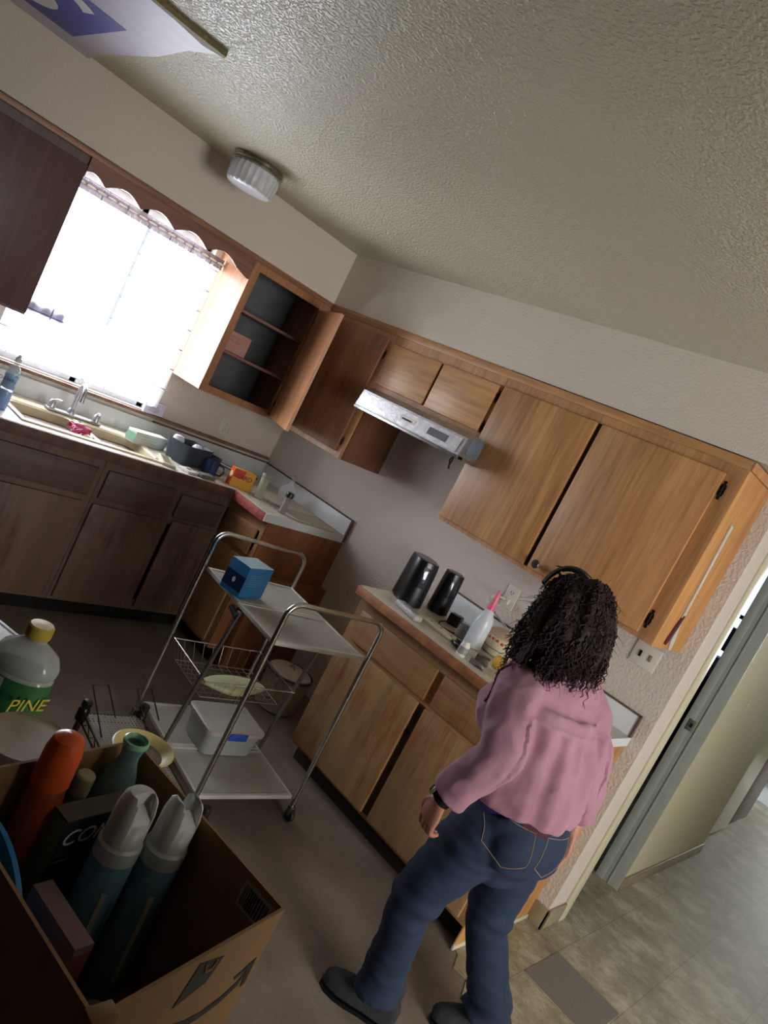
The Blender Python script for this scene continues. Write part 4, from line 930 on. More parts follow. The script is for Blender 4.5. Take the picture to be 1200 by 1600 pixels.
MB().prism([(v.x, v.y) for v in (A_, B_, C_, D_)], TZ, TZ+.004).build('bottom', M_CARDD, t)
# folded rim lip on the front wall corner
m = MB(); m.box((3.398, -2.70, 1.035), (3.416, -2.672, 1.053), .002); m.build('torn_lip', M_CARDD, t)
u_ = (C_-B_).normalized(); nout = Vector((-u_.y, u_.x, 0)); 
if nout.dot(B_-cen) < 0: nout = -nout
def FP(s, z, o=.0006): v = B_ + u_*s + nout*o; return (v.x, v.y, z)
def facepoly(pts, name, mm, th=.0006):
    m = MB(); m.ring_loft([[FP(s, z, .0003) for s, z in pts], [FP(s, z, .0003+th) for s, z in pts]]); return m.build(name, mm, t, smooth=False)
facepoly([(.100, 1.030), (.144, 1.042), (.156, .990), (.112, 1.000)], 'bag_emblem', M_INK)
m = MB(); m.tube([FP(.112, 1.031, .001), FP(.116, 1.022, .001), FP(.126, 1.022, .001), FP(.132, 1.036, .001)], .0018, 6); m.build('emblem_handle', M_CARD, t)
sm = [(.020, .973), (.032, .958), (.055, .949), (.085, .946), (.115, .951), (.145, .962), (.175, .978), (.178, .972), (.147, .951), (.116, .939), (.085, .935), (.053, .938), (.027, .949)]
facepoly(sm, 'curved_arrow', M_INK)
facepoly([(.012, .984), (.046, .972), (.042, .966), (.024, .972), (.016, .942), (.009, .944)], 'arrow_head', M_INK)
e = (B_-A_).normalized(); inn = Vector((e.y, -e.x, 0))
def IP(x, z, o): p = A_ + e*((x-A_.x)/e.x) + inn*(.004+o); return (p.x, p.y, z)
m = MB(); m.ring_loft([[IP(x, z, o) for x, z in ((3.290, 1.040), (3.345, 1.041), (3.342, 1.004), (3.290, 1.003))] for o in (.0003, .0008)]); m.build('barcode_label', plain('label_white', 'a9a9a4', .6), t, smooth=False)
m = MB(); random.seed(2); x = 3.294
while x < 3.338:
    w = random.choice((.0012, .002, .0028)); m.ring_loft([[IP(a, z, o) for a, z in ((x, 1.036), (x+w, 1.036), (x+w, 1.008), (x, 1.008))] for o in (.0009, .0012)]); x += w+random.choice((.0012, .002))
m.build('barcode_bars', M_INK, t, smooth=False)
BZ = TZ + .0048
# twin aerosol cans, shrink wrapped
k = 0
for cx, cy, lab in ((3.163, -2.536, 'white-capped blue aerosol can, left one of the wrapped pair in the box'), (3.182, -2.477, 'white-capped blue aerosol can, right one of the wrapped pair in the box')):
    t = thing('aerosol_can', lab, 'spray can', (cx, cy, BZ), group=None)
    c = (cx, cy, BZ+.0); r = .0286
    MB().lathe([(r-.002, 0), (r, .003), (r, .200), (r-.001, .202)], c, 40).build('can', plain('aqua_blue_label', '6a9dbd', .35, var=.3, vscale=16, stretch=(1, 1, .3)), t)
    MB().lathe([(r+.0004, .2022), (r+.0004, .222), (r-.003, .226)], c, 40).build('shoulder_band', plain('white_blue_band', 'c3cdd4', .35, var=.12, vscale=30), t)
    m = MB(); m.lathe([(r-.0025, .2262), (r-.003, .270), (r-.006, .286), (r-.012, .293), (0, .295)], c, 40, cap1=False)
    # scooped trigger notch: slice the top of the cap
    co = m.build('cap', plain('white_cap', 'c6c8c4', .35, var=.04), t)
    cut = MB(); cut.box((cx+(.002 if cy < -2.5 else -.05), cy-.013, BZ+.260), (cx+.05, cy+.013, BZ+.32), .004); cu = cut.build('cut', None)
    b = co.modifiers.new('notch', 'BOOLEAN'); b.object = cu; b.operation = 'DIFFERENCE'; b.solver = 'EXACT'
    dg = bpy.context.evaluated_depsgraph_get(); me = bpy.data.meshes.new_from_object(co.evaluated_get(dg)); co.modifiers.clear(); co.data = me
    bpy.data.objects.remove(cu)
    m = MB(); m.ring_loft([[(cx+x, cy+y, BZ+z) for x, y, z in ((.003, -.0125, .2605), (.003, .0125, .2605), (.022, .0125, .2605), (.022, -.0125, .2605))], [(cx+x, cy+y, BZ+z) for x, y, z in ((.003, -.0125, .278), (.003, .0125, .278), (.020, .0125, .266), (.020, -.0125, .266))]]); m.build('spray_button', plain('white_cap', 'c6c8c4', .35, var=.04), t)
    m = MB(); m.ring_loft([[(cx+(r+o)*math.cos(a), cy+(r+o)*math.sin(a), BZ+z) for a, z in ((-.45, .165), (-.22, .165), (-.10, .03), (-.33, .03))] for o in (.0004, .001)]); m.build('pale_stripe', plain('pale_stripe', 'c8d0ce', .4), t, smooth=False)
    m = MB(); m.ring_loft([[(cx+(r+o)*math.cos(a), cy+(r+o)*math.sin(a), BZ+z) for a, z in ((.15, .150), (.75, .150), (.75, .085), (.15, .085))] for o in (.0004, .001)]); m.build('teal_panel', plain('teal_panel', '2f6f86', .4, var=.25), t, smooth=False)
# bait carton
t = thing('bait_box', 'black carton with white lettering behind the cans', 'carton', (3.106, -2.536, BZ), .165)
t['label'] = 'black carton with white slanted capital letters standing in the cardboard box'
m = MB(); m.box((-.016, -.068, 0), (.016, .068, .232), .0012); m.build('box', plain('black_carton', '17161a', .45, var=.1), t, local=True)
m = MB(); m.box((-.0155, -.0675, .2321), (.0155, .0675, .2327)); m.build('grey_top', plain('flat_grey_top', '5e5a50', .7, var=.15), t, local=True)  # top face greyer than the black sides
m = MB(); m.box((-.0155, -.0685, .0), (.0155, -.06805, .23)); m.build('olive_side', plain('olive_yellow_side', '6f6a24', .5, var=.2), t, local=True)
m = MB(); m.box((.0162, -.067, .170), (.0166, .067, .22)); m.build('purple_band', plain('dark_purple_band', '2b2540', .5, var=.15), t, local=True)
W_ = WM[t.name]
text_part('COMBAT', 'lettering', M_WHITEI, t, W_ @ Vector((.0168, -.002, .205)), W_.to_3x3() @ Vector((0, 1, 0)), (0, 0, 1), .031, shear=.3)
scribble('small_print', plain('grey_print', '6f6c80', .5), t, W_ @ Vector((.0168, .0, .176)), W_.to_3x3() @ Vector((0, 1, 0)), (0, 0, 1), .13, 2, .009, .0005)
# orange can
t = thing('aerosol_can', 'tall orange spray can with a glossy orange cap at the back left of the box', 'spray can', (3.079, -2.612, BZ))
c = (3.079, -2.612, BZ)
MB().lathe([(.023, 0), (.025, .003), (.025, .235), (.021, .248)], c, 36).build('can', plain('burnt_orange_can', '8c3a16', .35, var=.35, vscale=12), t)
MB().lathe([(.0215, .2482), (.0245, .253), (.0235, .298), (.019, .316), (.010, .322), (0, .323)], c, 36, cap1=False).build('cap', plain('bright_orange_cap', 'e0602a', .3, var=.05, trans=.1), t)
t = thing('small_bottle', 'small cream bottle with a blue label beside the orange spray can', 'bottle', (3.075, -2.575, BZ))
c = (3.060, -2.551, BZ)
MB().lathe([(.016, 0), (.018, .004), (.018, .190), (.013, .210), (.012, .215)], c, 28).build('bottle', plain('olive_cream_bottle', '8f8763', .5, var=.1), t)
MB().lathe([(.013, .2152), (.0135, .242), (.011, .245), (0, .246)], c, 24, cap1=False).build('cap', plain('cream_cap', 'b5ad8c', .5), t)
m = MB(); m.box((3.047, -2.584, BZ), (3.068, -2.571, BZ+.275), .006); solo(m, 'lighter', plain('bright_blue_plastic', '1d5fc0', .35), 'bright blue plastic stick between the orange can and the small cream bottle', 'tube', (3.034, -2.577, BZ))
# blue-green bottle
t = thing('glass_bottle', 'pale blue-green bottle with a flared green mouth in the back corner of the box', 'bottle', (3.060, -2.497, BZ))
c = (3.052, -2.497, BZ)
c = (3.0595, -2.497, BZ)
MB().lathe([(.027, 0), (.030, .004), (.030, .205), (.028, .22), (.021, .245), (.0145, .262), (.0135, .272), (.017, .288)], c, 36, cap1=False).build('body', plain('blue_green_glass', '7fa5ad', .15, var=.15, trans=.35), t)
MB().lathe([(.0172, .2882), (.0185, .291), (.0185, .296), (.016, .297), (.0135, .290)], c, 36, cap0=False, cap1=False).build('green_mouth', plain('green_mouth', '8fc7a0', .3), t)
# pinkish carton by the near wall
t = thing('carton', 'narrow carton with a grey-pink top leaning on the near wall of the box', 'carton', (3.205, -2.605, BZ), .13)
m = MB(); m.box((-.052, -.013, 0), (.052, .013, .165), .001); m.build('box', plain('grey_pink_carton', '9a7f86', .6, var=.12), t, local=True)
m = MB(); m.box((.0521, -.0125, .0), (.0526, .0125, .155)); m.build('pink_end', plain('faded_rose', 'a2626c', .6, var=.3, vscale=50), t, local=True)
# bright blue curved lid standing against the near wall
m = MB(); R_ = .115; cx, cz = 3.125, .903; rings = []
for r, o in ((R_-.006, -.004), (R_, -.003), (R_, .003), (R_-.006, .004)):
    rings.append([(cx+r*math.cos(a), -2.680+.13*r*math.cos(a)+o, cz+r*math.sin(a)) for a in [2*PI*k/64 for k in range(64)]])
m.ring_loft(rings)
solo(m, 'round_plastic_cover', plain('sky_blue_plastic', '1f7fd0', .3, var=.06), 'bright blue round lid standing upright against the near wall of the box', 'lid', (3.115, -2.68, .81))
# dark bottle lying in the bottom of the box
t = thing('dark_bottle', 'small dark bottle with a grey-brown cap at the bottom of the box', 'bottle', (3.265, -2.56, BZ))
c = (3.262, -2.545, BZ)
MB().lathe([(.024, 0), (.026, .004), (.026, .03), (.018, .042), (.013, .046)], c, 28).build('bottle', plain('dark_olive_bottle', '2b2820', .35), t)
MB().lathe([(.014, .0462), (.0145, .062), (0, .064)], c, 24, cap1=False).build('cap', plain('grey_brown_cap', '6b6258', .6), t)

# ------------------------------------------------------------------ bottles and tub on the table
t = thing('cleaner_bottle', 'large clear bottle with a yellow cap and green label beside the box', 'bottle', (2.665, -2.478, TZ))
c = (2.668, -2.480, TZ)
sx, sy, an = 1.12, .82, .7
def BL(m, prof): return m.lathe(prof, c, 40, sx=sx, sy=sy, ang=an, cap1=False)
BL(MB(), [(.045, 0), (.053, .006), (.0535, .166), (.050, .171), (.054, .178), (.054, .19), (.046, .208), (.026, .222), (.018, .228), (.018, .235)]).build('bottle', clearish('cleaner_clear', 'c3cac8', .38, .15), t)
BL(MB(), [(.046, .006), (.0505, .012), (.0505, .03)]).build('liquid', plain('dark_amber_liquid', '5a2f2a', .2), t)
BL(MB(), [(.0545, .022), (.0545, .165)]).build('label_sleeve', plain('deep_green_label', '2f6b3c', .45, var=.15), t)
MB().lathe([(.0215, .2352), (.0225, .237), (.0225, .256), (.020, .259), (0, .260)], c, 36, cap1=False).build('cap', plain('mustard_cap', 'b9a23c', .4, var=.08), t)
def cyl_patch(a0, a1, z0, z1, name, mm, o=.0012):
    m = MB(); u1 = Vector((math.cos(an), math.sin(an), 0)); w1 = Vector((-math.sin(an), math.cos(an), 0)); rows = []
    for k in range(9):
        a = a0+(a1-a0)*k/8; rows.append((u1*math.cos(a)*sx + w1*math.sin(a)*sy)*(.0545+o))
    pts = [[(c[0]+r.x, c[1]+r.y, c[2]+z) for r in rows] for z in (z0, z1)]
    m.ring_loft(pts, closed=False); return m.build(name, mm, t, norm=False)
cyl_patch(math.radians(-105)-an, math.radians(-62)-an, .024, .163, 'back_label', plain('pale_back_label', 'a9a79c', .5, var=.1))
for zc, ap in ((.130, 'PINE'), (.098, 'SOL')):
    th = math.radians(2); p = Vector((c[0]+.062*math.cos(th), c[1]+.056*math.sin(th), c[2]+zc)); 
    p = Vector((c[0], c[1], c[2]+zc)) + Vector((math.cos(th), math.sin(th), 0))*.0585
    text_part(ap, 'lettering', plain('yellow_print', 'd3c235', .5), t, p, (-math.sin(th), math.cos(th), 0), (0, 0, 1), .034, shear=.2)
cyl_patch(math.radians(-62)-an, math.radians(-55)-an, .024, .163, 'label_edge', plain('label_edge_white', 'b9bcae', .5))
t = thing('food_tub', 'round cream tub with a flat lid between the bottle and the box', 'tub', (2.90, -2.555, TZ))
c = (2.897, -2.556, TZ)
MB().lathe([(.050, 0), (.053, .004), (.060, .178)], c, 48).build('tub', plain('greyed_cream_tub', '9d968a', .45, var=.08), t)
MB().lathe([(.064, .175), (.066, .178), (.066, .188), (.063, .192), (.060, .189), (.0, .188)], c, 48, cap0=False, cap1=False).build('lid', plain('taupe_cream_lid', 'a69c8a', .45, var=.07), t)
t = thing('white_carton', 'flat white carton with a dark line along its edge behind the clear bottle', 'carton', (2.42, -2.44, TZ), .36)
m = MB(); m.box((-.14, -.055, 0), (.12, .055, .10), .002); m.build('box', plain('white_card', 'b8b9bf', .5, var=.05), t, local=True)
m = MB(); m.box((-.14, .042, .1003), (.12, .046, .1008)); m.box((-.14, -.045, .1003), (.12, -.041, .1008)); m.build('dark_lines', plain('dark_line', '2a2730', .6), t, local=True)

# ------------------------------------------------------------------ small black wire shelf on the floor
SL, SRZ = (2.355, -1.875, 0), math.radians(-5.5)
t = thing('wire_shelf', 'small black wire shelf with mesh top standing between the box and the trolley', 'shelf', SL, SRZ)
hl, hw, zt = .232, .092, .50
for x in (-hl, hl):
    for y in (-hw, hw):
        m = MB(); m.tube([(x, y, .001), (x, y, zt+.012)], .0095, 12); p = m.build('post', M_WIRE, t, local=True)
        m = MB(); m.lathe([(.012, zt-.045), (.017, zt-.04), (.017, zt-.008), (.012, zt)], (x, y, 0), 16); m.lathe([(.010, zt+.001), (.0155, zt+.006), (.0155, zt+.018), (.011, zt+.023), (0, zt+.024)], (x, y, 0), 16, cap1=False); m.build('post_clamp', M_BLACK, p, local=True)
M_MESH = perf('dark_mesh', '8a857a', .011)
for zz in (zt-.02, .14):
    m = MB(); m.box((-hl+.004, -hw+.004, zz), (hl-.004, hw-.004, zz+.0012)); sh = m.build('mesh_shelf', M_MESH, t, local=True, smooth=False)
    m = MB()
    for y in (-hw, hw):
        for dz in (0, -.024): m.tube([(-hl, y, zz+dz), (hl, y, zz+dz)], .0028, 6)
        n = 16; pts = [(-hl+2*hl*i/n, y, zz-(.024 if i % 2 else 0)) for i in range(n+1)]; m.tube(pts, .0018, 5)
    for x in (-hl, hl):
        for dz in (0, -.024): m.tube([(x, -hw, zz+dz), (x, hw, zz+dz)], .0028, 6)
        n = 6; m.tube([(x, -hw+2*hw*i/n, zz-(.024 if i % 2 else 0)) for i in range(n+1)], .0018, 5)
    m.build('shelf_truss', M_WIRE, sh, local=True)
for yy in (-.045, .10):
    m = MB(); m.tube([(-hl+.12, yy-.03, zt-.015), (-hl-.065, yy-.02, zt+.035), (-hl-.07, yy+.03, zt+.038), (-hl+.02, yy+.045, zt-.015)], .0026, 6); m.build('wire_loop', M_WIRE, t, local=True)
t = thing('bowl', 'pale yellow plastic bowl lying on the black wire shelf', 'bowl', (2.385, -1.872, zt-.018))
c = (2.350, -1.880, zt-.018)
MB().lathe([(.04, 0), (.045, .004), (.078, .035), (.088, .048), (.084, .050), (.070, .034), (.04, .012), (0, .011)], c, 48, cap1=False).build('bowl_body', plain('pale_yellow_bowl', 'b9aa72', .4, var=.08), t)
MB().lathe([(.040, .0122), (.062, .027), (.060, .028), (0, .0165)], c, 36, cap0=False, cap1=False).build('mauve_inside', plain('mauve_inside', '6b5d5a', .5, var=.1), t)
# ------------------------------------------------------------------ the woman
PT = thing('person', 'person with dark curly hair in a pink blouse and blue jeans walking past the cabinets', 'person', (2.95, -1.13, 0))
def bake(mb, voxel, smooth_it=3, fac=.5):
    bmesh.ops.recalc_face_normals(mb.bm, faces=mb.bm.faces[:])
    me = bpy.data.meshes.new('tmp'); mb.bm.to_mesh(me); mb.bm.free()
    o = bpy.data.objects.new('tmp', me); COL.objects.link(o)
    r = o.modifiers.new('r', 'REMESH'); r.mode = 'VOXEL'; r.voxel_size = voxel; r.adaptivity = 0
    if smooth_it:
        s = o.modifiers.new('s', 'SMOOTH'); s.iterations = smooth_it; s.factor = fac
    dg = bpy.context.evaluated_depsgraph_get(); me2 = bpy.data.meshes.new_from_object(o.evaluated_get(dg))
    bpy.data.objects.remove(o); bpy.data.meshes.remove(me)
    out = MB(); out.bm.free(); out.bm = bmesh.new(); out.bm.from_mesh(me2); bpy.data.meshes.remove(me2); return out
def V(*a): return Vector(a)
FW = V(-.93, .37, 0).normalized()      # where the torso faces
RT = V(.37, .93, 0).normalized()       # her right
UPV = V(0, 0, 1)
def limb(m, pts, rad, seg=20, hint=None, ends=(1, 1)):
    """pts with a radius (or (across, deep) pair) each, resampled smoothly"""
    hint = hint or RT; P = [Vector(p) for p in pts]; n = len(P); rings = []; N = (n-1)*5
    R = [(r if hasattr(r, '__len__') else (r, r)) for r in rad]
    def cr(a, b, c, d, t): return tuple(.5*((2*b[i])+(-a[i]+c[i])*t+(2*a[i]-5*b[i]+4*c[i]-d[i])*t*t+(-a[i]+3*b[i]-3*c[i]+d[i])*t**3) for i in range(len(b)))
    path = []
    for k in range(N+1):
        f = k/5; i = min(int(f), n-2); u = f-i
        g = lambda L: cr(L[max(i-1, 0)], L[i], L[i+1], L[min(i+2, n-1)], u)
        path.append((Vector(g(P)), g(R)))
    for k, (p, r) in enumerate(path):
        t = (path[min(k+1, N)][0]-path[max(k-1, 0)][0]).normalized()
        h = (hint - t*hint.dot(t)).normalized(); q = t.cross(h)
        rings.append([tuple(p + h*math.cos(a)*r[0] + q*math.sin(a)*r[1]) for a in [2*PI*j/seg for j in range(seg)]])
    # round the ends
    m.ring_loft(rings)
    for (p, r), e_ in zip((path[0], path[-1]), ends):
        if e_: ball(m, p, min(r)*.98)
    return m
def ball(m, c, r, sc=(1, 1, 1), seg=16):
    c = Vector(c); rings = []
    for i in range(1, seg//2):
        th = PI*i/(seg//2); rings.append([(c.x+r*sc[0]*math.sin(th)*math.cos(a), c.y+r*sc[1]*math.sin(th)*math.sin(a), c.z+r*sc[2]*math.cos(th)) for a in [2*PI*j/seg for j in range(seg)]])
    return m.ring_loft(rings)
def eball(m, c, ax, n=14):
    """ellipsoid with axis vectors ax = (u,v,w) carrying their radii"""
    c = Vector(c); rings = []
    for i in range(1, n):
        th = PI*i/n; rings.append([tuple(c+ax[0]*math.sin(th)*math.cos(a)+ax[1]*math.sin(th)*math.sin(a)+ax[2]*math.cos(th)) for a in [2*PI*j/24 for j in range(24)]])
    return m.ring_loft(rings)
# joints
NECK = V(2.972, -1.140, 1.215); HEAD = V(2.925, -1.150, 1.362)
SHL, SHR = V(2.945, -1.270, 1.150), V(3.030, -1.005, 1.165)
ELL, WRL = V(3.015, -1.325, .975), V(2.935, -1.335, .772)
ELR, WRR = V(3.115, -.945, .985), V(3.165, -.965, .805)
WAIST = V(3.040, -1.115, .880); PEL = V(3.070, -1.100, .760)
HPL, HPR = V(3.020, -1.180, .720), V(3.065, -1.035, .720)
KNL, ANL = V(2.950, -1.215, .425), V(2.965, -1.165, .105)
KNR, ANR = V(3.080, -.965, .410), V(3.180, -.860, .125)
HF = V(-.90, .05, -.28).normalized(); HF = V(-.86, .36, -.30).normalized(); HU = V(-.28, .10, .95); HU = (HU-HF*HU.dot(HF)).normalized(); HR = HF.cross(HU)
# --- body
m = MB()
eball(m, HEAD + HU*.015 - HF*.008, (HR*.074, HF*.092, HU*.098))               # skull
eball(m, HEAD - HU*.045 + HF*.030, (HR*.055, HF*.062, HU*.065))               # jaw
eball(m, HEAD - HU*.098 + HF*.062, (HR*.022, HF*.022, HU*.018))               # chin
limb(m, [HEAD-HU*.010+HF*.084, HEAD-HU*.032+HF*.097, HEAD-HU*.038+HF*.088], [.006, .009, .008], 10, HR)   # nose
eball(m, HEAD-HU*.064+HF*.084, (HR*.024, HF*.011, HU*.007)); eball(m, HEAD-HU*.073+HF*.082, (HR*.021, HF*.011, HU*.007))
for s_ in (-1, 1):
    eball(m, HEAD+HR*.030*s_+HF*.076-HU*.004, (HR*.014, HF*.012, HU*.010))
    eball(m, HEAD+HR*.030*s_+HF*.078+HU*.014, (HR*.018, HF*.010, HU*.005))
    eball(m, HEAD+HR*.075*s_-HF*.008-HU*.012, (HR*.008, HF*.018, HU*.030))
limb(m, [HEAD-HU*.05-HF*.015, NECK+V(0, 0, .01), NECK-V(-.01, 0, .05)], [.050, .047, .045], 20)
limb(m, [NECK-V(-.005, 0, .03), (SHL+SHR)/2-V(-.01, 0, .04), WAIST, PEL, PEL-V(0, 0, .05)], [(.050, .042), (.105, .075), (.125, .095), (.150, .110), (.12, .09)], 24)
limb(m, [SHL+RT*.035-UPV*.015, ELL, WRL], [.030, .034, .025], 16); limb(m, [SHR-RT*.035-UPV*.015, ELR, WRR], [.030, .034, .025], 16)
limb(m, [HPL, KNL, ANL], [.078, .052, .036], 16); limb(m, [HPR, KNR, ANR], [.078, .052, .036], 16)
def hand(m, w, d, palm_n, thumb_side, curl):
    """w wrist, d direction of the hand, palm normal, side of the thumb"""
    d = d.normalized(); pn = (palm_n-d*palm_n.dot(d)).normalized(); sd = d.cross(pn)*thumb_side
    pc = w + d*.048
    limb(m, [w-d*.01, w+d*.02, w+d*.055, w+d*.080], [(.022, .017), (.029, .015), (.037, .014), (.035, .011)], 18, sd)
    for i, (off, L) in enumerate(((.027, .068), (.009, .075), (-.009, .070), (-.026, .055))):
        b = w + d*.078 + sd*off; p1 = b + (d*math.cos(curl*.4)+pn*math.sin(curl*.4))*L*.42; p2 = p1 + (d*math.cos(curl)+pn*math.sin(curl))*L*.33; p3 = p2 + (d*math.cos(curl*1.5)+pn*math.sin(curl*1.5))*L*.25
        limb(m, [b-d*.012, p1, p2, p3], [.0092, .0086, .0078, .0066], 12, sd)
    tb = w + d*.022 + sd*.022; limb(m, [tb, tb+sd*.020+d*.022+pn*.006, tb+sd*.026+d*.046+pn*.014, tb+sd*.020+d*.066+pn*.020], [.012, .0105, .0092, .0075], 12, pn)
hand(m, WRL, V(-.12, .02, -.99), V(.25, 1, 0), -1, 1.15)
hand(m, WRR, V(.02, -.10, -1), V(-.5, -1, 0), 1, .95)
body = bake(m, .0036, 4, .4).build('body', plain('warm_skin', 'a5735c', .5, var=.08, vscale=25), PT)
# --- jeans
m = MB()
limb(m, [WAIST-V(-.005, .0, .075)+V(0, 0, .02), PEL+V(.01, 0, .0), PEL-V(.00, 0, .055), PEL-V(.01, 0, .12)], [(.142, .122), (.152, .128), (.145, .120), (.10, .08)], 28)
limb(m, [HPL, (HPL*.55+KNL*.45), KNL, KNL*.55+ANL*.45, ANL+V(-.01, 0, .03), ANL-V(-.005, .005, .030)], [(.098, .102), (.086, .092), (.070, .074), (.064, .068), (.066, .072), (.074, .078)], 22, V(.3, .9, 0), (1, 0))
limb(m, [HPR, (HPR*.55+KNR*.45), KNR, KNR*.55+ANR*.45, ANR+V(-.01, 0, .03), ANR-V(.01, .01, .035)], [(.098, .102), (.086, .092), (.070, .074), (.064, .068), (.066, .072), (.074, .078)], 22, V(.3, .9, 0), (1, 0))
eball(m, PEL+V(.045, -.075, -.02), (RT*.08, FW*.07, UPV*.085)); eball(m, PEL+V(.060, -.005, -.02), (RT*.075, FW*.065, UPV*.085))
jm = bake(m, .007, 5, .5)
for v in jm.bm.verts:
    p = v.co; n_ = v.normal
    w = math.exp(-((p.z-.43)/.06)**2)*.7 + math.exp(-((p.z-.13)/.09)**2)*1.0 + math.exp(-((p.z-.66)/.07)**2)*.6 + .25
    h = noise.noise(V(p.x*7, p.y*7, p.z*26))*.011 + noise.noise(V(p.x*16+5, p.y*16, p.z*40))*.004
    v.co = p + n_*h*w
mJ, nt, b = _nodes('blue_denim'); mp = _coords(nt); n1 = _noise(nt, mp, 6, 4); n2 = _noise(nt, _coords(nt, (1, 1, .25)), 240, 2)
r = _ramp(nt, n1.outputs[0], [(.3, srgb('121f35')), (.6, srgb('1a2d48')), (.8, srgb('263e5c'))]); r2 = _ramp(nt, n2.outputs[0], [(.3, .8), (.7, 1.12)])
nt.links.new(_mix(nt, .8, r.outputs[0], r2.outputs[0], 'MULTIPLY'), b.inputs['Base Color']); b.inputs['Roughness'].default_value = .85; _bump(nt, b, n2.outputs[0], .15, .002)
jeans = jm.build('jeans', mJ, PT)
jeans.data.shade_smooth()
bpy.context.view_layer.update()
def on_surf(obj, origin, direction, off=.002):
    """nearest surface point of a clothing mesh along a direction; object shares PT's matrix"""
    M = WM[PT.name]; o = M.inverted() @ Vector(origin); d = Vector(direction).normalized()
    ok, loc, nor, _ = obj.ray_cast(o, d)
    return (M @ loc + nor*off, nor) if ok else (None, None)
def surf_patch(obj, centre, u, v, w, h, nrm, name, mm, off=.0015, nu=8, nv=8, th=.0015):
    rows = []
    for j in range(nv+1):
        row = []
        for i in range(nu+1):
            o = Vector(centre) + u*(w*(i/nu-.5)) + v*(h*(j/nv-.5)) + nrm*.15
            p, _n = on_surf(obj, o, -nrm, off)
            row.append(tuple(p) if p is not None else tuple(o-nrm*.15))
        rows.append(row)
    m = MB(); m.ring_loft(rows, closed=False)
    for r_ in rows: pass
    return m.build(name, mm, PT, norm=False)
BK = -FW
surf_patch(jeans, PEL+V(0, 0, .078)-RT*.055, RT, UPV, .075, .045, BK, 'waist_patch', plain('maroon_leather', '43202c', .85, var=.12))
for s_ in (-1, 1):
    q = PEL + RT*(.07*s_-.035) + V(0, 0, .0)
    pts = []
    for a, b_ in ((-.05, .06), (.05, .06), (.052, -.03), (.0, -.06), (-.052, -.03), (-.05, .06)):
        pts.append((a, b_))
    dense = []
    for (a0, b0), (a1, b1) in zip(pts, pts[1:]):
        for k in range(8): dense.append((a0+(a1-a0)*k/8, b0+(b1-b0)*k/8))
    dense.append(pts[-1]); line = []
    for a, b_ in dense:
        p, _n = on_surf(jeans, q + RT*a + UPV*b_ + BK*.2, FW, .0008)
        if p is not None: line.append(tuple(p))
    if len(line) > 10: MB().tube(line, .0011, 5).build('pocket_stitching', plain('tan_thread', '8a7a5a', .7), PT)
# --- boots
def boot(ank, fwd, tilt, name):
    fwd = fwd.normalized(); up = V(0, 0, 1); sd = fwd.cross(up).normalized()
    f = (fwd*math.cos(tilt) - up*math.sin(tilt)); u = (up*math.cos(tilt) + fwd*math.sin(tilt)); m = MB()
    ctr = ank - u*.075
    # stations from heel to toe: (along, halfwidth, height)
    rings = []
    for s, w, h in ((-.075, .022, .045), (-.06, .032, .075), (-.02, .036, .085), (.03, .037, .075), (.08, .043, .055), (.12, .043, .045), (.155, .034, .036), (.175, .018, .022)):
        c = ctr + f*s + u*.012
        rings.append([tuple(c + sd*w*math.cos(a)*(1 if math.sin(a) < 0 else .92) + u*(h*max(0, math.sin(a))**.8 if math.sin(a) > 0 else -.012*abs(math.sin(a))**.3)) for a in [2*PI*j/22 for j in range(22)]])
    m.ring_loft(rings)
    limb(m, [ctr+u*.05-f*.020, ctr+u*.12-f*.022], [(.034, .040), (.036, .040)], 20, sd)
    bo = bake(m, .005, 3).build('boot', plain('charcoal_suede', '2a2b2e', .8, var=.2, bump=.3), PT); bo.data.shade_smooth()
    m = MB(); rings = []
    for s, w in ((-.078, .020), (-.065, .032), (-.02, .037), (.03, .038), (.08, .044), (.12, .044), (.155, .035), (.178, .016)):
        rings.append([tuple(ctr + f*s + sd*a + u*b_) for a, b_ in ((-w, -.002), (w, -.002), (w, -.014), (-w, -.014))])
    m.ring_loft(rings); m.build('sole', M_BLACK, bo)
boot(V(2.975, -1.150, .0895), V(-.88, -.46, 0), 0, 'boot')
boot(V(3.190, -.850, .125), V(-.80, -.55, 0), .22, 'boot')
# --- blouse
m = MB()
CH = (SHL+SHR)/2
tor = [NECK+V(.0, 0, -.005), CH+V(.005, 0, .035), CH+V(-.005, 0, -.02), CH+V(.01, 0, -.10), WAIST+V(-.005, 0, .06), WAIST+V(.01, 0, -.01), WAIST+V(.012, .002, -.045)]
limb(m, tor, [(.070, .066), (.150, .084), (.180, .122), (.178, .148), (.172, .154), (.170, .152), (.164, .148)], 36, None, (1, 0))
eball(m, CH+FW*.070-UPV*.125-RT*.060, (RT*.095, FW*.088, UPV*.095)); eball(m, CH+FW*.070-UPV*.125+RT*.060, (RT*.095, FW*.088, UPV*.095))
limb(m, [SHL+RT*.03+UPV*.005, SHL*.7+ELL*.3, ELL, ELL*.45+WRL*.55, WRL+V(.012, .003, .022)], [(.062, .068), (.066, .074), (.060, .066), (.055, .058), (.054, .056)], 24, None, (1, 0))
limb(m, [SHR-RT*.03+UPV*.005, SHR*.7+ELR*.3, ELR, ELR*.45+WRR*.55, WRR+V(.0, .002, .03)], [(.062, .068), (.066, .074), (.060, .066), (.056, .060), (.056, .060)], 24, None, (1, 0))
bm_ = bake(m, .0055, 6, .5)
cz0 = CH.z
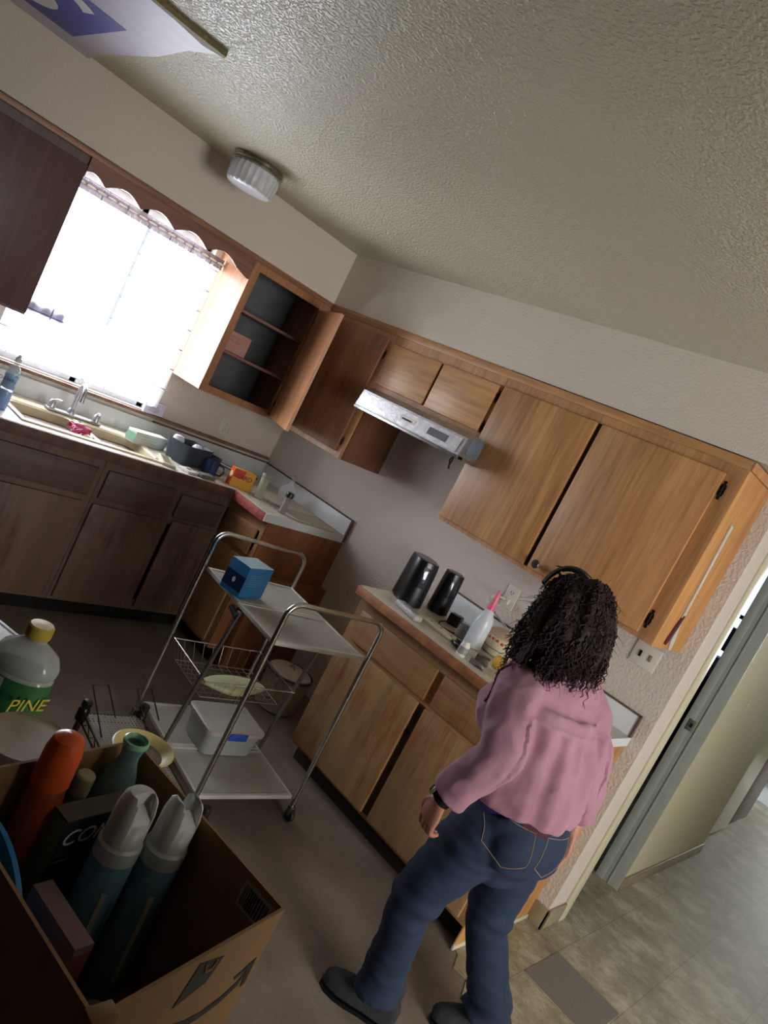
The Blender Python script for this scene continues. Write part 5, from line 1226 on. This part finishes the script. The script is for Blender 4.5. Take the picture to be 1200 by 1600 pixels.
for v in bm_.bm.verts:
    p = v.co.copy(); n_ = v.normal; rel = p - WAIST; side = rel.dot(RT); back = -rel.dot(FW)
    # gathers falling from the back yoke
    yoke = cz0 - .055
    g = 0
    if back > 0 and abs(side) < .19:
        d = max(0, min(1, (yoke - p.z)/.16)); on = max(0, min(1, (yoke-p.z)/.012))
        g += on*(.0075*math.sin(side*95+1.5*math.sin(p.z*6))*(1-.5*d) + .006*math.sin(side*38+p.z*9)*d)
        g += .004*math.exp(-((p.z-yoke)/.006)**2)
    g += noise.noise(V(p.x*9, p.y*9, p.z*7))*.014 + noise.noise(V(p.x*22, p.y*22, p.z*14+3))*.006 - abs(noise.noise(V(p.x*13+2, p.y*13, p.z*17)))*.008
    # pull in towards the hem
    v.co = p + n_*g
mP, nt, b = _nodes('dusty_pink_cotton'); mp = _coords(nt); n1 = _noise(nt, mp, 5, 3); n2 = _noise(nt, mp, 260, 2)
r = _ramp(nt, n1.outputs[0], [(.3, srgb('936676')), (.7, srgb('a67b8b'))]); nt.links.new(r.outputs[0], b.inputs['Base Color']); b.inputs['Roughness'].default_value = .9; _bump(nt, b, n2.outputs[0], .12, .002)
b.inputs['Sheen Weight'].default_value = .15
bl = bm_.build('blouse', mP, PT); bl.data.shade_smooth(); blouse = bl
# shoulder frill (front left) as a wavy ribbon
pts = []
for k in range(33):
    u = k/32; q = CH - RT*(.155-.03*u) + UPV*(.055-.17*u) + FW*.02
    p, n_ = on_surf(bl, q + FW*.30 - RT*.10, (-FW*.95+RT*.3), .001)
    if p is not None: pts.append(tuple(p + n_*.001 + UPV*.0015*math.sin(k*1.7)))
if len(pts) > 5: MB().tube(pts, [.003+.0018*math.sin(k*1.9)**2 for k in range(len(pts))], 6).build('frill', plain('rose_pink_frill', '8a5c6c', .9), PT)
# inner violet top showing at the waist front
m = MB(); limb(m, [WAIST+V(-.01, 0, -.02), WAIST+V(-.0, 0, -.085)], [(.132, .112), (.130, .110)], 28); m.build('undershirt', plain('violet_jersey', '3c2f6a', .7), PT)
# --- watch
m = MB(); wd = (WRL-ELL).normalized(); wc = WRL + wd*(-.005)
sdv = wd.cross(FW).normalized(); ff = wd.cross(sdv).normalized()
rings = []
ringpts = [[tuple(wc + wd*z + (sdv*math.cos(a)*(.0275+o) + ff*math.sin(a)*(.0275+o))) for a in [2*PI*j/32 for j in range(32)]] for z, o in ((-.009, 0), (-.009, .003), (.009, .003), (.009, 0))]
m.ring_loft(ringpts, cap0=False, cap1=False, loop=True); wat = m.build('watch_strap', M_BLACK, PT)
od = (-RT*.75 + FW*.65).normalized(); od = (od-wd*od.dot(wd)).normalized()
m = MB(); m.lathe([(.017, 0), (.0185, .003), (.0185, .007), (.016, .009), (0, .0092)], wc+od*.0305, 28, axis=od, cap1=False); m.build('watch_case', M_STEEL, wat)
m = MB(); m.lathe([(.0155, 0), (.015, .001), (0, .0011)], wc+od*.0400, 28, axis=od, cap1=False); m.build('watch_face', M_BLACK, wat)
# --- hair: a rounded mass plus curls hanging past the shoulders
random.seed(17)
m = MB()
eball(m, HEAD + HU*.020 - HF*.022, (HR*.102, HF*.102, HU*.108))
limb(m, [HEAD-HF*.045+HU*.03, HEAD-HF*.060-UPV*.06, HEAD-HF*.062-UPV*.12+RT*.005, HEAD-HF*.055-UPV*.150+RT*.01], [(.098, .078), (.115, .076), (.116, .066), (.10, .045)], 28, HR)
for s_ in (-1, 1): limb(m, [HEAD+HR*.07*s_+HU*.03-HF*.01, HEAD+HR*.098*s_-UPV*.06-HF*.01, HEAD+HR*.105*s_-UPV*.14-HF*.015], [.038, .040, .030], 18)
hm = bake(m, .006, 4)
for v in hm.bm.verts:
    p = v.co; v.co = p + v.normal*(noise.noise(V(p.x*24, p.y*24, p.z*9))*.016+noise.noise(V(p.x*60, p.y*60, p.z*22))*.005)
seeds = []
hm.bm.verts.ensure_lookup_table()
vs_ = [v for v in hm.bm.verts if (v.co-HEAD).dot(HF) < .055 and v.co.z > HEAD.z-.145]
for v in random.sample(vs_, 900): seeds.append((v.co.copy(), v.normal.copy()))
for p, n_ in seeds:
    L = random.uniform(.035, .085); k = random.uniform(18, 34); ph = random.uniform(0, 6); amp = random.uniform(.004, .010)
    dirv = (V(0, 0, -1) + n_*random.uniform(.02, .35)*(1 if p.z < HEAD.z+.02 else .1)).normalized()
    # near the top follow the scalp outward and down
    if p.z > HEAD.z + .03: dirv = ((p-HEAD)*V(1, 1, .0) if False else (V((p-HEAD).x, (p-HEAD).y, 0)*.9 + V(0, 0, -.08))).normalized(); dirv = (dirv - n_*dirv.dot(n_)).normalized(); L *= .8
    s1 = dirv.cross(n_).normalized(); pts = []; n = 9
    for j in range(n):
        u = j/(n-1); w = amp*(.3+u)
        pts.append(tuple(p + n_*.001 + dirv*L*u + s1*w*math.sin(k*u*.9+ph) + n_*w*.8*math.cos(k*u*.9+ph) + V(0, 0, -1)*L*.25*u*u))
    hm.tube(pts, [.0034*(1-.75*(j/(n-1))) for j in range(n)], 4)
# fine flyaway wisps at the silhouette
for p, n_ in random.sample(seeds, 130):
    L = random.uniform(.03, .075); ph = random.uniform(0, 6); d = (n_*.7+V(random.uniform(-.4, .4), random.uniform(-.4, .4), -.7)).normalized(); s1 = d.cross(UPV).normalized()
    hm.tube([tuple(p+d*L*j/6+s1*.006*math.sin(j*.9+ph)) for j in range(7)], [.0012*(1-.8*j/6) for j in range(7)], 3)
mH, nt, b = _nodes('dark_brown_hair'); n1 = _noise(nt, _coords(nt, (1, 1, .3)), 60, 4); r = _ramp(nt, n1.outputs[0], [(.3, srgb('17110f')), (.6, srgb('2e1f1d')), (.85, srgb('4b2e2e'))]); nt.links.new(r.outputs[0], b.inputs['Base Color']); b.inputs['Roughness'].default_value = .7; b.inputs['Specular IOR Level'].default_value = .25
hair = hm.build('hair', mH, PT)
# eyebrows and eyes
for s_ in (-1, 1):
    m = MB(); eball(m, HEAD+HR*.030*s_+HF*.0835-HU*.005, (HR*.011, HF*.007, HU*.006)); ey = m.build('eye', plain('eye_white', 'd8d4cc', .2), PT)
    m = MB(); eball(m, HEAD+HR*.030*s_+HF*.0885-HU*.005, (HR*.005, HF*.0025, HU*.005)); m.build('iris', plain('iris_brown', '2e1c12', .2), ey)
# --- sunglasses pushed up on the hair
SG = thing('sunglasses', 'black sunglasses pushed up on top of the woman\'s curly hair', 'sunglasses', tuple(HEAD+HU*.13))
topc = HEAD + HU*.118 + HF*.030
m = MB()
arcp = [tuple(HEAD + HU*.020 - HF*.0 + HR*math.sin(a)*.120 + HU*math.cos(a)*.122 + HF*(.02)) for a in [-1.15+2.3*k/24 for k in range(25)]]
m.tube(arcp, .006, 8, flat=1.8); m.build('frame', M_BLACK, SG)
for s_ in (-1, 1):
    m = MB(); c = HEAD + HU*.1345 + HR*.036*s_ + HF*.034; eball(m, c, (HR*.030, HF*.020, HU*.004)); m.build('lens', plain('dark_lens', '0c0b0d', .1, coat=.5), SG)
m = MB(); c = HEAD+HU*.118-HR*.060+HF*.02; eball(m, c, (HR*.004, HF*.004, HU*.012)); m.build('frame_glint', M_CHROME, SG)  # chrome bead added as the glint on the sunglasses
